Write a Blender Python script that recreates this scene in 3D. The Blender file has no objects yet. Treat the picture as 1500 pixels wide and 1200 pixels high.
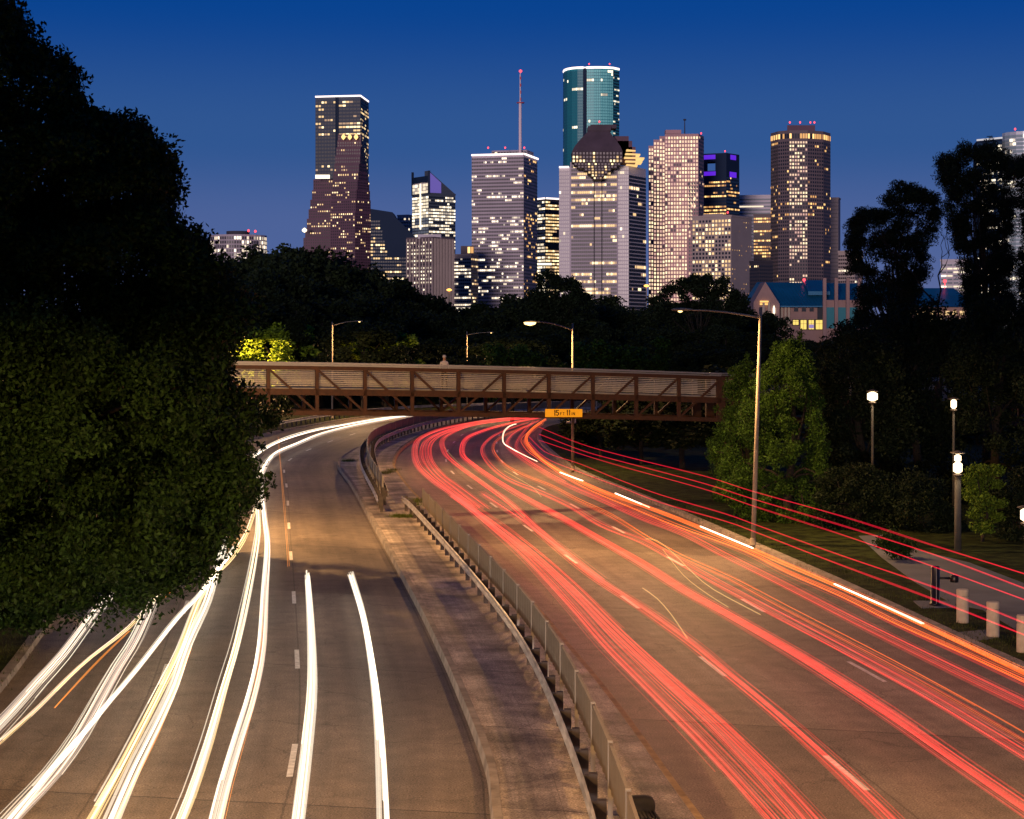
import bpy, math, random
import numpy as np
from mathutils import Vector, Matrix
R = math.radians
random.seed(7); rng = np.random.default_rng(11)
S = bpy.context.scene
C = S.collection
F = 2660.0      # focal length in photo pixels (photo 1500 wide)
H = 8.8         # camera height
# ------------------------------------------------------------------ camera, sky, sun, exposure
cam = bpy.data.cameras.new('camera'); cam_o = bpy.data.objects.new('camera', cam); C.objects.link(cam_o)
S.camera = cam_o
cam.sensor_width = 36; cam.lens = 36 * F / 1500; cam.shift_y = -100 / 1500
cam.clip_start = .5; cam.clip_end = 9000
cam_o.location = (0, 0, H); cam_o.rotation_euler = (math.pi / 2, 0, 0)
w = bpy.data.worlds.new('World'); S.world = w; w.use_nodes = True
nt = w.node_tree; bg = nt.nodes['Background']
tc = nt.nodes.new('ShaderNodeTexCoord'); sp = nt.nodes.new('ShaderNodeSeparateXYZ')
nt.links.new(tc.outputs['Generated'], sp.inputs[0])
rp = nt.nodes.new('ShaderNodeValToRGB'); nt.links.new(sp.outputs['Z'], rp.inputs[0])
cr = rp.color_ramp; cr.interpolation = 'EASE'
for k, (p, c) in enumerate([(0.0, (.12, .15, .32)), (.06, (.07, .12, .315)), (.11, (.026, .090, .285)), (.185, (.0, .052, .27)), (.45, (.0, .03, .16)), (1, (.002, .015, .08))]):
    if k < 2: e = cr.elements[k]; e.position = p
    else: e = cr.elements.new(p)
    e.color = (*c, 1)
sky = nt.nodes.new('ShaderNodeTexSky'); sky.sky_type = 'NISHITA'; sky.sun_disc = False
sky.sun_elevation = R(4); sky.sun_rotation = R(198)
ad = nt.nodes.new('ShaderNodeVectorMath'); ad.operation = 'MULTIPLY_ADD'
ad.inputs[1].default_value = (.0012, .0012, .0012)
nt.links.new(sky.outputs[0], ad.inputs[0]); nt.links.new(rp.outputs[0], ad.inputs[2])
nt.links.new(ad.outputs[0], bg.inputs[0]); bg.inputs[1].default_value = 1.0
sun = bpy.data.lights.new('afterglow', 'SUN'); sun_o = bpy.data.objects.new('afterglow', sun); C.objects.link(sun_o)
sun.energy = 1.8; sun.angle = R(10); sun.color = (1, .78, .74)
sun_o.rotation_euler = (R(87.3), 0, R(-13))      # last pink light from low in the west, behind the camera
S.view_settings.view_transform = 'Standard'; S.view_settings.look = 'None'
S.view_settings.exposure = 0; S.view_settings.gamma = 1
S.cycles.max_bounces = 4; S.cycles.diffuse_bounces = 2; S.cycles.glossy_bounces = 2
S.cycles.transparent_max_bounces = 72; S.cycles.use_adaptive_sampling = True
S.cycles.sample_clamp_indirect = 3; S.cycles.use_denoising = True

# ------------------------------------------------------------------ helpers
def P(x, y, z=0.0):
    D = F * (H - z) / (y - 500.0)
    return Vector(((x - 750.0) * D / F, D, z))
def AT(x, y, D):
    return Vector(((x - 750.0) * D / F, D, H - (y - 500.0) * D / F))
MATS = {}
def mat(name, col, rough=.7, metal=0, noise=None, bump=0, bscale=20, emit=None, spec=.5):
    if name in MATS: return MATS[name]
    m = bpy.data.materials.new(name); m.use_nodes = True; t = m.node_tree; b = t.nodes['Principled BSDF']
    b.inputs['Base Color'].default_value = (*col, 1); b.inputs['Roughness'].default_value = rough
    b.inputs['Metallic'].default_value = metal; b.inputs['Specular IOR Level'].default_value = spec
    if noise or bump:
        co = t.nodes.new('ShaderNodeTexCoord')
    if noise:
        sc, amt = noise
        n = t.nodes.new('ShaderNodeTexNoise'); n.inputs['Scale'].default_value = sc; n.inputs['Detail'].default_value = 6
        t.links.new(co.outputs['Object'], n.inputs['Vector'])
        mr = t.nodes.new('ShaderNodeMapRange'); mr.inputs[1].default_value = .3; mr.inputs[2].default_value = .7
        mr.inputs[3].default_value = 1 - amt; mr.inputs[4].default_value = 1 + amt
        t.links.new(n.outputs['Fac'], mr.inputs[0])
        mu = t.nodes.new('ShaderNodeVectorMath'); mu.operation = 'SCALE'; mu.inputs[0].default_value = col
        t.links.new(mr.outputs[0], mu.inputs['Scale']); t.links.new(mu.outputs[0], b.inputs['Base Color'])
    if bump:
        n2 = t.nodes.new('ShaderNodeTexNoise'); n2.inputs['Scale'].default_value = bscale; n2.inputs['Detail'].default_value = 5
        t.links.new(co.outputs['Object'], n2.inputs['Vector'])
        bp = t.nodes.new('ShaderNodeBump'); bp.inputs['Strength'].default_value = bump; bp.inputs['Distance'].default_value = .05
        t.links.new(n2.outputs['Fac'], bp.inputs['Height']); t.links.new(bp.outputs[0], b.inputs['Normal'])
    if emit:
        b.inputs['Emission Color'].default_value = (*emit[0], 1); b.inputs['Emission Strength'].default_value = emit[1]
    MATS[name] = m; return m
def glow(name, col, st, sample=False):
    m = mat(name, (.02, .02, .02), .6, emit=(col, st))
    m.cycles.emission_sampling = 'AUTO' if sample else 'NONE'
    return m
class MB:
    def __init__(s): s.v = []; s.f = []; s.mi = []
    def quad(s, a, b, c, d, m=0):
        n = len(s.v); s.v += [tuple(a), tuple(b), tuple(c), tuple(d)]; s.f.append((n, n+1, n+2, n+3)); s.mi.append(m); return s
    def poly(s, pts, m=0):
        n = len(s.v); s.v += [tuple(p) for p in pts]; s.f.append(tuple(range(n, n+len(pts)))); s.mi.append(m); return s
    def box(s, c, d, rz=0, m=0):
        x, y, z = [k / 2 for k in d]; ca, sa = math.cos(rz), math.sin(rz); n = len(s.v)
        for sz in (-1, 1):
            for sx, sy in ((-1, -1), (1, -1), (1, 1), (-1, 1)):
                px, py = sx * x, sy * y
                s.v.append((c[0] + px*ca - py*sa, c[1] + px*sa + py*ca, c[2] + sz*z))
        for f in ((0,3,2,1),(4,5,6,7),(0,1,5,4),(1,2,6,5),(2,3,7,6),(3,0,4,7)): s.f.append(tuple(n+k for k in f)); s.mi.append(m)
        return s
    def bar(s, a, b, w, h, up=(0,0,1), m=0):       # rectangular bar from a to b
        a, b = Vector(a), Vector(b); d = (b - a).normalized(); up = Vector(up)
        if abs(d.dot(up)) > .99: up = Vector((0, 1, 0))
        sx = d.cross(up).normalized(); sz = sx.cross(d).normalized(); n = len(s.v)
        for p in (a, b):
            for i, j in ((-1,-1),(1,-1),(1,1),(-1,1)): s.v.append(tuple(p + sx*(i*w/2) + sz*(j*h/2)))
        for f in ((0,1,2,3),(7,6,5,4),(0,4,5,1),(1,5,6,2),(2,6,7,3),(3,7,4,0)): s.f.append(tuple(n+k for k in f)); s.mi.append(m)
        return s
    def tube(s, pts, rad, k=8, cap=True, m=0):
        pts = [Vector(p) for p in pts]; n0 = len(s.v); N = len(pts)
        rr = rad if hasattr(rad, '__len__') else [rad]*N
        for i, p in enumerate(pts):
            d = (pts[min(i+1, N-1)] - pts[max(i-1, 0)]); d = d.normalized() if d.length > 1e-9 else Vector((0,0,1))
            u = Vector((0,0,1)) if abs(d.z) < .9 else Vector((1,0,0))
            a = d.cross(u).normalized(); b = d.cross(a).normalized()
            for q in range(k):
                t = 2*math.pi*q/k; s.v.append(tuple(p + (a*math.cos(t) + b*math.sin(t))*rr[i]))
        for i in range(N-1):
            for q in range(k):
                s.f.append((n0+i*k+q, n0+i*k+(q+1)%k, n0+(i+1)*k+(q+1)%k, n0+(i+1)*k+q)); s.mi.append(m)
        if cap:
            s.f.append(tuple(n0+q for q in range(k))[::-1]); s.f.append(tuple(n0+(N-1)*k+q for q in range(k))); s.mi += [m, m]
        return s
    def lathe(s, c, prof, k=16, m=0):              # prof: (r, z)
        n0 = len(s.v)
        for r, z in prof:
            for q in range(k):
                t = 2*math.pi*q/k; s.v.append((c[0]+r*math.cos(t), c[1]+r*math.sin(t), c[2]+z))
        for i in range(len(prof)-1):
            for q in range(k): s.f.append((n0+i*k+q, n0+i*k+(q+1)%k, n0+(i+1)*k+(q+1)%k, n0+(i+1)*k+q)); s.mi.append(m)
        s.f.append(tuple(n0+q for q in range(k))[::-1]); s.f.append(tuple(n0+(len(prof)-1)*k+q for q in range(k))); s.mi += [m, m]
        return s
    def prism(s, pts, z0, z1, m=0):                # footprint, z0/z1 numbers or lists
        n = len(s.v); N = len(pts)
        zz1 = z1 if hasattr(z1, '__len__') else [z1]*N
        for p in pts: s.v.append((p[0], p[1], z0))
        for p, z in zip(pts, zz1): s.v.append((p[0], p[1], z))
        for i in range(N): j = (i+1) % N; s.f.append((n+i, n+j, n+N+j, n+N+i)); s.mi.append(m)
        s.f.append(tuple(n+i for i in range(N))[::-1]); s.f.append(tuple(n+N+i for i in range(N))); s.mi += [m, m]
        return s
    def build(s, name, mats, parent=None, smooth=False, loc=None):
        me = bpy.data.meshes.new(name)
        L = loc or (0, 0, 0)
        v = [(a-L[0], b-L[1], c-L[2]) for a, b, c in s.v] if loc else s.v
        me.from_pydata(v, [], s.f)
        for m in (mats if isinstance(mats, (list, tuple)) else [mats]): me.materials.append(m)
        me.polygons.foreach_set('material_index', s.mi)
        if smooth: me.polygons.foreach_set('use_smooth', [True]*len(me.polygons))
        o = bpy.data.objects.new(name, me); C.objects.link(o)
        if loc: o.location = L
        if parent: o.parent = parent
        return o
def tag(o, label=None, cat=None, group=None, kind=None):
    if label: o['label'] = label
    if cat: o['category'] = cat
    if group: o['group'] = group
    if kind: o['kind'] = kind
    return o
def thing(name, label, cat, group=None, loc=(0,0,0), rz=0):
    o = bpy.data.objects.new(name, None); C.objects.link(o); o.location = loc; o.rotation_euler = (0,0,rz)
    o.empty_display_size = .3
    return tag(o, label, cat, group)
def copy_tree(o, parent=None):
    c = o.copy(); C.objects.link(c); c.parent = parent
    for ch in list(o.children): copy_tree(ch, c)
    return c
def smooth_line(pts, step=2.0):
    pts = [np.array(p, float) for p in pts]; out = []
    for i in range(len(pts)-1):
        p0 = pts[max(i-1,0)]; p1 = pts[i]; p2 = pts[i+1]; p3 = pts[min(i+2,len(pts)-1)]
        n = max(2, int(np.linalg.norm(p2-p1)/step)+1)
        for k in range(n):
            t = k/n
            out.append(.5*((2*p1)+(-p0+p2)*t+(2*p0-5*p1+4*p2-p3)*t*t+(-p0+3*p1-3*p2+p3)*t**3))
    out.append(pts[-1]); return np.array(out)
def resample(line, n):
    d = np.r_[0, np.cumsum(np.linalg.norm(np.diff(line, axis=0), axis=1))]
    t = np.linspace(0, d[-1], n)
    return np.stack([np.interp(t, d, line[:, k]) for k in range(line.shape[1])], 1), d[-1]
def offset_line(line, off):                       # left of travel = +
    d = np.gradient(line, axis=0); n = np.stack([-d[:,1], d[:,0]], 1); n /= np.linalg.norm(n, axis=1)[:,None]+1e-9
    return line + n*off

# ------------------------------------------------------------------ road edges (metres; x, distance)
LR_R = smooth_line([(.6,5),(.2,20),(-.38,33),(-.73,39),(-2.79,57),(-6.7,86.7),(-9.8,110),(-12.2,127),(-12.7,138),(-12.3,152),(-11.6,165),(-10,182),(-7.2,199),(-2,214),(8,224),(30,236)])
LR_L = smooth_line([(-9.6,5),(-10.6,20),(-11.8,35),(-12.8,45.5),(-14.8,60),(-18,85),(-21,110),(-23.5,130),(-24,147),(-23,170),(-20.7,189),(-17,209),(-10,225),(5,238),(30,250)])
RR_L = smooth_line([(5.4,5),(4.5,20),(3.9,28),(3.28,35),(2.49,44),(1.63,52),(.85,59),(-1.0,72),(-3.2,88),(-5.2,101),(-7.17,117),(-8.3,129),(-8.8,144),(-8.5,159),(-7.4,179),(-5.9,190),(-3.4,203),(1,211),(10,218),(30,229)])
RR_R = smooth_line([(20,5),(17.4,22),(15.5,36),(13.6,48),(12.7,56),(11.65,66),(10.3,77),(7.5,99.6),(4.3,123),(2.8,146),(2.3,167),(3.4,185),(7,198),(14,205),(30,214)])

def road_mat(name, base, warm, jstep, amp=1.0):
    m = bpy.data.materials.new(name); m.use_nodes = True; t = m.node_tree; b = t.nodes['Principled BSDF']; L = t.links.new
    co = t.nodes.new('ShaderNodeTexCoord'); uv = t.nodes.new('ShaderNodeSeparateXYZ'); L(co.outputs['UV'], uv.inputs[0])
    def noise(scale, det=4, src='Object', stretch=None):
        n = t.nodes.new('ShaderNodeTexNoise'); n.inputs['Scale'].default_value = scale; n.inputs['Detail'].default_value = det
        if stretch:
            mp = t.nodes.new('ShaderNodeMapping'); mp.inputs['Scale'].default_value = stretch
            L(co.outputs[src], mp.inputs[0]); L(mp.outputs[0], n.inputs['Vector'])
        else: L(co.outputs[src], n.inputs['Vector'])
        return n.outputs['Fac']
    def math_(op, a, b_=None, c=None):
        n = t.nodes.new('ShaderNodeMath'); n.operation = op
        for i, x in enumerate((a, b_, c)):
            if x is None: continue
            if hasattr(x, 'name'): L(x, n.inputs[i])
            else: n.inputs[i].default_value = x
        return n.outputs[0]
    def mr(v, a, b_, c, d):
        n = t.nodes.new('ShaderNodeMapRange'); L(v, n.inputs[0])
        for i, x in enumerate((a, b_, c, d)): n.inputs[i+1].default_value = x
        return n.outputs[0]
    big = mr(noise(.12 if amp == 1 else .5), .3, .7, 1-.28*amp, 1+.22*amp)
    mid = mr(noise(1.6, 8), .3, .7, 1-.16*amp*1.4, 1+.14*amp)
    fine = mr(noise(26, 5), .3, .75, .45, 1.7)
    strk = mr(noise(1, 3, 'UV', (26, .05, 1)), .35, .7, .82, 1.12)
    # slabs cast separately: each a little different in tone
    slab = math_('FLOOR', math_('DIVIDE', uv.outputs[1], jstep))
    wn = t.nodes.new('ShaderNodeTexWhiteNoise'); wn.noise_dimensions = '1D'; L(slab, wn.inputs['W'])
    sl = mr(wn.outputs['Value'], 0, 1, .82, 1.14)
    fr = math_('FRACT', math_('DIVIDE', math_('ADD', uv.outputs[1], math_('MULTIPLY', noise(3, 4), .15)), jstep))
    joint = mr(math_('LESS_THAN', fr, .055 / jstep), 0, 1, 1, .38)
    # longitudinal joints at lane lines
    lj = math_('FRACT', math_('ADD', math_('MULTIPLY', uv.outputs[0], 3.0), .03))
    ljo = mr(math_('LESS_THAN', lj, .012), 0, 1, 1, .62)
    # oil line in the lane middle
    lane = math_('ABSOLUTE', math_('SUBTRACT', math_('FRACT', math_('MULTIPLY', uv.outputs[0], 3.0)), .5))
    oil = mr(lane, 0, .3, .8, 1.04)
    vr = t.nodes.new('ShaderNodeTexVoronoi'); vr.feature = 'DISTANCE_TO_EDGE'; vr.inputs['Scale'].default_value = .33
    nz = t.nodes.new('ShaderNodeTexNoise'); nz.inputs['Scale'].default_value = .9; nz.inputs['Detail'].default_value = 5; L(co.outputs['Object'], nz.inputs['Vector'])
    mx = t.nodes.new('ShaderNodeVectorMath'); mx.operation = 'MULTIPLY_ADD'; mx.inputs[1].default_value = (1.6, 1.6, 0)
    L(nz.outputs['Color'], mx.inputs[0]); L(co.outputs['Object'], mx.inputs[2]); L(mx.outputs[0], vr.inputs['Vector'])
    crk = mr(math_('LESS_THAN', vr.outputs['Distance'], .006), 0, 1, 1, .7)
    glint = mr(noise(24, 2), .66, .72, 1, 2.3)  # bright flecks: glitter off the aggregate painted into the colour
    tar = mr(noise(.35, 2, 'UV', (5, .12, 1)), .62, .66, 1, .72)
    v = math_('MULTIPLY', math_('MULTIPLY', big, tar), glint)
    for q in (mid, fine, strk, sl, joint, ljo, oil, crk): v = math_('MULTIPLY', v, q)
    sc = t.nodes.new('ShaderNodeVectorMath'); sc.operation = 'SCALE'; sc.inputs[0].default_value = tuple(base*k for k in warm)
    L(v, sc.inputs['Scale']); L(sc.outputs[0], b.inputs['Base Color'])
    L(mr(noise(35, 2), .35, .65, .5, .85), b.inputs['Roughness']); b.inputs['Specular IOR Level'].default_value = .3
    bp = t.nodes.new('ShaderNodeBump'); bp.inputs['Strength'].default_value = .55; bp.inputs['Distance'].default_value = .012
    L(noise(55, 3), bp.inputs['Height']); L(bp.outputs[0], b.inputs['Normal'])
    return m
def strip(name, A, B, mt, n=220, za=0.0, zb=0.0, across=1, kind='structure'):
    a, la = resample(A, n); b, lb = resample(B, n)
    me = bpy.data.meshes.new(name); V = []; Fc = []; UV = []
    L = (la + lb) / 2
    for i in range(n):
        for k in range(across+1):
            t = k/across; p = a[i]*(1-t) + b[i]*t; V.append((p[0], p[1], za*(1-t)+zb*t))
    W = across+1
    for i in range(n-1):
        for k in range(across):
            Fc.append((i*W+k, i*W+k+1, (i+1)*W+k+1, (i+1)*W+k))
            for (ii, kk) in ((i,k),(i,k+1),(i+1,k+1),(i+1,k)): UV.append((kk/across, ii/(n-1)*L))
    me.from_pydata(V, [], Fc); me.materials.append(mt)
    ul = me.uv_layers.new(name='UVMap'); ul.data.foreach_set('uv', [c for u in UV for c in u])
    o = bpy.data.objects.new(name, me); C.objects.link(o)
    if kind: o['kind'] = kind
    return o
m_grass = mat('grass', (.024, .033, .008), .95, noise=(1.6, .8), bump=.8, bscale=30, spec=.1)
m_soil = mat('dark_ground', (.008, .009, .005), 1, noise=(.05, .3), spec=0)
m_roadL = road_mat('worn_concrete', .175, (1, .82, .63), 15.0)
m_roadR = road_mat('tan_concrete', .20, (1, .85, .66), 18.0)
m_median = road_mat('stained_concrete', .36, (1, .85, .70), 7.0, 2.0)
m_curb = mat('painted_kerb', (.34, .25, .11), .8, noise=(2.5, .4), bump=.4, bscale=12)
m_kerbg = mat('grey_kerb', (.24, .21, .18), .85, noise=(2, .4), bump=.4, bscale=12)

g = MB(); g.quad((-6000,-400,-.06),(6000,-400,-.06),(6000,8000,-.06),(-6000,8000,-.06))
tag(g.build('ground', m_soil), kind='structure')
strip('inbound_road', LR_L, LR_R, m_roadL)
strip('outbound_road', RR_L, RR_R, m_roadR)
# verge surfaces raised to kerb height
farL = LR_L.copy(); farL[:,0] -= 70
farL[-20:,0] = np.linspace(farL[-20,0], -60, 20); farL[-20:,1] = np.linspace(farL[-20,1], 300, 20)
strip('left_verge', farL, offset_line(LR_L, .3), m_grass, za=.2, zb=.14, across=6)
farR = RR_R.copy(); farR[:,0] += 80
strip('right_verge', offset_line(RR_R, -.35), farR, m_grass, za=.14, zb=.1, across=8)
MED_Z = .24
strip('median', offset_line(LR_R, -.2), offset_line(RR_L, .2), m_median, za=MED_Z, zb=MED_Z, across=3)
def kerb(name, line, side, mt, h, wdt=.2):
    n = 240; a, _ = resample(line, n); b = offset_line(a, side*wdt); mb = MB(); bz = side*.03
    a2 = offset_line(a, side*.035)
    for i in range(n-1):
        mb.quad((*a[i], -.02), (*a[i+1], -.02), (*a2[i+1], h), (*a2[i], h))
        mb.quad((*a2[i], h), (*a2[i+1], h), (*b[i+1], h), (*b[i], h))
        mb.quad((*b[i], h), (*b[i+1], h), (*b[i+1], -.02), (*b[i], -.02))
    return tag(mb.build(name, mt), kind='structure')
kerb('median_left_kerb', LR_R, -1, m_kerbg, MED_Z+.012)
kerb('median_right_kerb', RR_L, 1, m_curb, MED_Z-.03)
kerb('left_kerb', LR_L, 1, m_kerbg, .16, .3)
kerb('right_kerb', RR_R, -1, m_kerbg, .16, .35)
# painted lane dashes and worn line at right
m_paint = mat('lane_paint', (.62, .6, .55), .6, noise=(6, .3))
def dashes(A, B, t, phaseD, step=12.2, ln=3.0, wd=.13):
    a, _ = resample(A, 400); b, _ = resample(B, 400); c = a*(1-t)+b*t
    c = smooth_line(c[::8]); d = np.r_[0, np.cumsum(np.linalg.norm(np.diff(c, axis=0), axis=1))]
    s0 = np.interp(phaseD, c[:,1][:int(len(c)*.75)], d[:int(len(c)*.75)]) % step
    mb = MB(); s = s0 - ln/2
    o1 = offset_line(c, wd/2); o2 = offset_line(c, -wd/2)
    while s < d[-1]-ln:
        if s > 0:
            pt = lambda L_, q: (np.interp(q, d, L_[:,0]), np.interp(q, d, L_[:,1]), .004)
            mb.quad(pt(o2, s), pt(o2, s+ln), pt(o1, s+ln), pt(o1, s))
        s += step
    return mb
for nm, A, B, t, ph in (('inbound_lane_marking', LR_R, LR_L, .345, 50.3), ('inbound_outer_lane_marking', LR_R, LR_L, .655, 48), ('outbound_lane_marking', RR_L, RR_R, .30, 61.3), ('outbound_outer_lane_marking', RR_L, RR_R, .64, 60.5)):
    tag(dashes(A, B, t, ph).build(nm, m_paint), kind='structure')
# concrete plaza and path on the right verge
m_path = mat('path_concrete', (.10, .11, .135), .9, noise=(.6, .2), bump=.3)
def slab(name, px, z, h=.05, m=m_path, kind='structure'):
    pts = [P(x, y, z) for x, y in px]
    if sum(pts[i].x*pts[(i+1)%len(pts)].y - pts[(i+1)%len(pts)].x*pts[i].y for i in range(len(pts))) < 0: pts = pts[::-1]
    return tag(MB().prism([(p.x, p.y) for p in pts], z-h, z).build(name, m), kind=kind)
slab('path', [(1258,785),(1300,783),(1345,806),(1420,824),(1510,858),(1640,905),(1640,1040),(1560,965),(1440,893),(1395,884),(1340,852),(1290,815)], .16)
slab('path_pad', [(1404,926),(1447,922),(1462,934),(1420,940)], .155)
slab('post_pad', [(1338,880),(1395,880),(1402,889),(1350,890)], .175)
m_far = mat('far_path', (.4, .36, .28), .8, noise=(2, .3))
slab('far_path', [(690,596.3),(735,594.6),(800,594.2),(800,598.5),(735,599.3),(690,599.5)], .2, m=m_far)

# ------------------------------------------------------------------ guardrails and screen fences
m_galv = mat('galvanised_steel', (.36, .34, .32), .5, metal=.4, noise=(1.2, .45), bump=.15)
m_post = mat('dark_post', (.06, .05, .045), .7, noise=(5, .4))
m_panel = mat('tan_panel', (.13, .105, .075), .55, noise=(2, .18))
m_rib = mat('panel_post', (.30, .28, .24), .5, metal=.3)
WPROF = [(0,-.155),(.03,-.13),(.035,-.09),(-.02,-.04),(-.02,.04),(.035,.09),(.03,.13),(0,.155)]
def guardrail(line, label, group, base, face=1, top=.74, block=True):
    line = smooth_line(line, 1.0); t = thing('guardrail', label, 'guardrail', group, (line[0][0], line[0][1], base)); inv = t.location
    n = len(line); d = np.gradient(line, axis=0); nr = np.stack([-d[:,1], d[:,0]], 1); nr /= np.linalg.norm(nr, axis=1)[:,None]
    mb = MB(); zc = base + top - .155; K = len(WPROF)
    for th in (0, -.006):
        for i in range(n):
            for (o, z) in WPROF: q = line[i] + nr[i]*face*(o+.02+th); mb.v.append((q[0], q[1], zc+z))
    for th in range(2):
        for i in range(n-1):
            for k in range(K-1):
                a = th*n*K + i*K + k; mb.f.append((a, a+1, a+K+1, a+K)); mb.mi.append(0)
    for end in (0, n-1):                            # closed flared end shoe
        a = end*K
        for k in range(K-1): mb.f.append((a+k, a+k+1, n*K+a+k+1, n*K+a+k)); mb.mi.append(0)
    mb.build('beam', m_galv, t, True, tuple(inv)).location = (0,0,0)
    rs, L = resample(line, max(2, int(np.sum(np.linalg.norm(np.diff(line,axis=0),axis=1))/1.9)+1))
    dr = np.gradient(rs, axis=0)
    for i, p in enumerate(rs[:100]):
        a = math.atan2(dr[i][1], dr[i][0]); nn = np.array([-math.sin(a), math.cos(a)])*face
        c = p - nn*.17
        b = MB().box((0,0,(top+.02)/2-.02), (.15,.18,top+.06)); b.box((nn[0]*.1, nn[1]*.1, top-.16), (.13,.12,.3), a)
        o = b.build('post', m_post, t); o.location = (c[0]-inv.x, c[1]-inv.y, 0)
        if i == 0: o['label'] = None; del o['label']
    return t
def screen_fence(line, label, base, z0=.6, z1=1.36, step=3.45):
    line = smooth_line(line, 1.0); t = thing('screen_fence', label, 'fence', 'screen fences on the median', (line[0][0], line[0][1], base)); inv = t.location
    L = np.sum(np.linalg.norm(np.diff(line, axis=0), axis=1)); n = int(L/step)+1
    rs, _ = resample(line, n)
    fine = np.concatenate([rs[i]+(rs[i+1]-rs[i])*np.linspace(0,1,13)[:-1,None] for i in range(n-1)]+[rs[-1:]])
    for i in range(n):
        p = rs[i]
        o = MB().box((0,0,z1/2+.02), (.09,.09,z1+.08)).build('post', m_rib, t); o.location = (p[0]-inv.x, p[1]-inv.y, 0)
        if i < n-1:
            mb = MB(); seg = fine[i*12:(i+1)*12+1] - rs[i]
            for s_ in (0, 1):
                for k in range(12):
                    dd = seg[k+1]-seg[k]; nv = np.array([-dd[1], dd[0]])/np.linalg.norm(dd)
                    oa = nv*(.012*(k % 2)*2-.012 + (.02 if s_ else -.02)); ob = nv*(.012*((k+1) % 2)*2-.012 + (.02 if s_ else -.02))
                    a = seg[k]+oa; b = seg[k+1]+ob
                    mb.quad((*a, z0), (*b, z0), (*b, z1), (*a, z1))
            a, b = seg[0], seg[-1]
            mb.bar((*a, z1+.01), (*b, z1+.01), .06, .04)
            o = mb.build('panel', m_panel, t); o.location = (rs[i][0]-inv.x, rs[i][1]-inv.y, 0)
    return t
FA = [(1.95,8),(1.95,20),(1.86,28.7),(1.6,36),(1.05,44.5),(.22,53),(-1.5,66.5),(-4.3,88)]
screen_fence(FA[::-1], 'tan panelled screen fence along the near half of the median, ending beside the road gap', MED_Z)
GA = [(1.5,8),(1.5,20),(1.42,28.7),(1.15,36),(.6,44.5),(-.24,53),(-1.95,66.5),(-4.75,87),(-5.5,91.5)]
guardrail(GA[::-1], 'long galvanised guardrail on the left side of the near screen fence', 'guardrails on the median', MED_Z, face=-1)
FB = [(-6.9,97),(-9.2,117),(-10.9,138),(-11.0,154),(-9.4,173),(-6.6,190),(-3,204),(5,215),(22,226)]
screen_fence(FB, 'tan panelled screen fence curving away under the footbridge', MED_Z)
GB = [(-6.7,91),(-7.5,98),(-9.7,117),(-11.4,138),(-11.5,154.5),(-10,174)]
guardrail(GB, 'dark guardrail starting at the median gap left of the far screen fence', 'guardrails on the median', MED_Z, face=1)
GB2 = [(-6.5,95),(-8.7,117),(-10.4,138),(-10.5,153),(-8.95,172),(-6.2,188.5),(-2.6,202),(5,213),(22,224)]
guardrail(GB2, 'curving guardrail on the right side of the far screen fence', 'guardrails on the median', MED_Z, face=-1)
vl = offset_line(LR_L, .9); k0 = int(len(vl)*.5)
guardrail([tuple(p) for p in vl[k0::8]], 'guardrail along the outer left edge of the inbound road, below the footbridge', 'guardrails on the median', .14, face=-1)

# black object lying on the near end of the median
t = P(935, 1196, MED_Z); mb = MB()
pr = []
for k in range(18):
    a = math.pi*2*k/18; pr.append((.30*math.copysign(abs(math.cos(a))**.6, math.cos(a)), .17*math.copysign(abs(math.sin(a))**.7, math.sin(a))+.2))
n0 = len(mb.v)
for yy, s_ in ((-.13,.8),(-.09,1),(.09,1),(.13,.85)):
    for x_, z_ in pr: mb.v.append((t.x+x_*s_, t.y+yy+.02*math.sin(x_*9), t.z+.2+(z_-.2)*s_))
for i in range(3):
    for k in range(18): mb.f.append((n0+i*18+k, n0+i*18+(k+1)%18, n0+(i+1)*18+(k+1)%18, n0+(i+1)*18+k)); mb.mi.append(0)
mb.f.append(tuple(n0+k for k in range(18))[::-1]); mb.f.append(tuple(n0+54+k for k in range(18))); mb.mi += [0,0]
for k in range(6): mb.bar((t.x-.05+.06*k, t.y-.1, t.z+.12), (t.x+.0+.07*k, t.y-.22-.03*(k%2), t.z+.02), .05, .03)
tag(mb.build('road_debris', mat('black_rubber', (.012,.011,.01), .8, noise=(8,.5)), None, True), 'black rounded scrap lying on the near end of the median beside the screen fence', 'debris')

# ------------------------------------------------------------------ steel truss footbridge
m_rust = mat('weathering_steel', (.040, .0135, .004), .7, noise=(4, .35), bump=.3)
m_rail = mat('handrail_steel', (.27, .29, .34), .45, metal=.4)
m_slat = mat('railing_slat_steel', (.46, .45, .41), .5)
m_deck = mat('deck_concrete', (.26, .25, .22), .85, noise=(2, .2))
B0 = np.array([-15.75, 97.4]); B1 = np.array([12.3, 107.0]); bd = (B1-B0)/np.linalg.norm(B1-B0); bn = np.array([-bd[1], bd[0]])
BW = 3.4
def btop(s): return 7.80 - .80*s + .34*s*(1-s)*(1 if 0 <= s <= 1 else 0)
def bp(s, z, off=0.0, y=0.0):
    p = B0 + (B1-B0)*s + bn*(off); return Vector((p[0], p[1], z))
br = thing('footbridge', 'brown steel truss footbridge with silver horizontal railings crossing over the road', 'footbridge', None, (B0[0], B0[1], 0)); bl = tuple(br.location)
def bpart(mb, name, m): o = mb.build(name, m, br, False, bl); o.location = (0,0,0); return o
NP = 11
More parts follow.
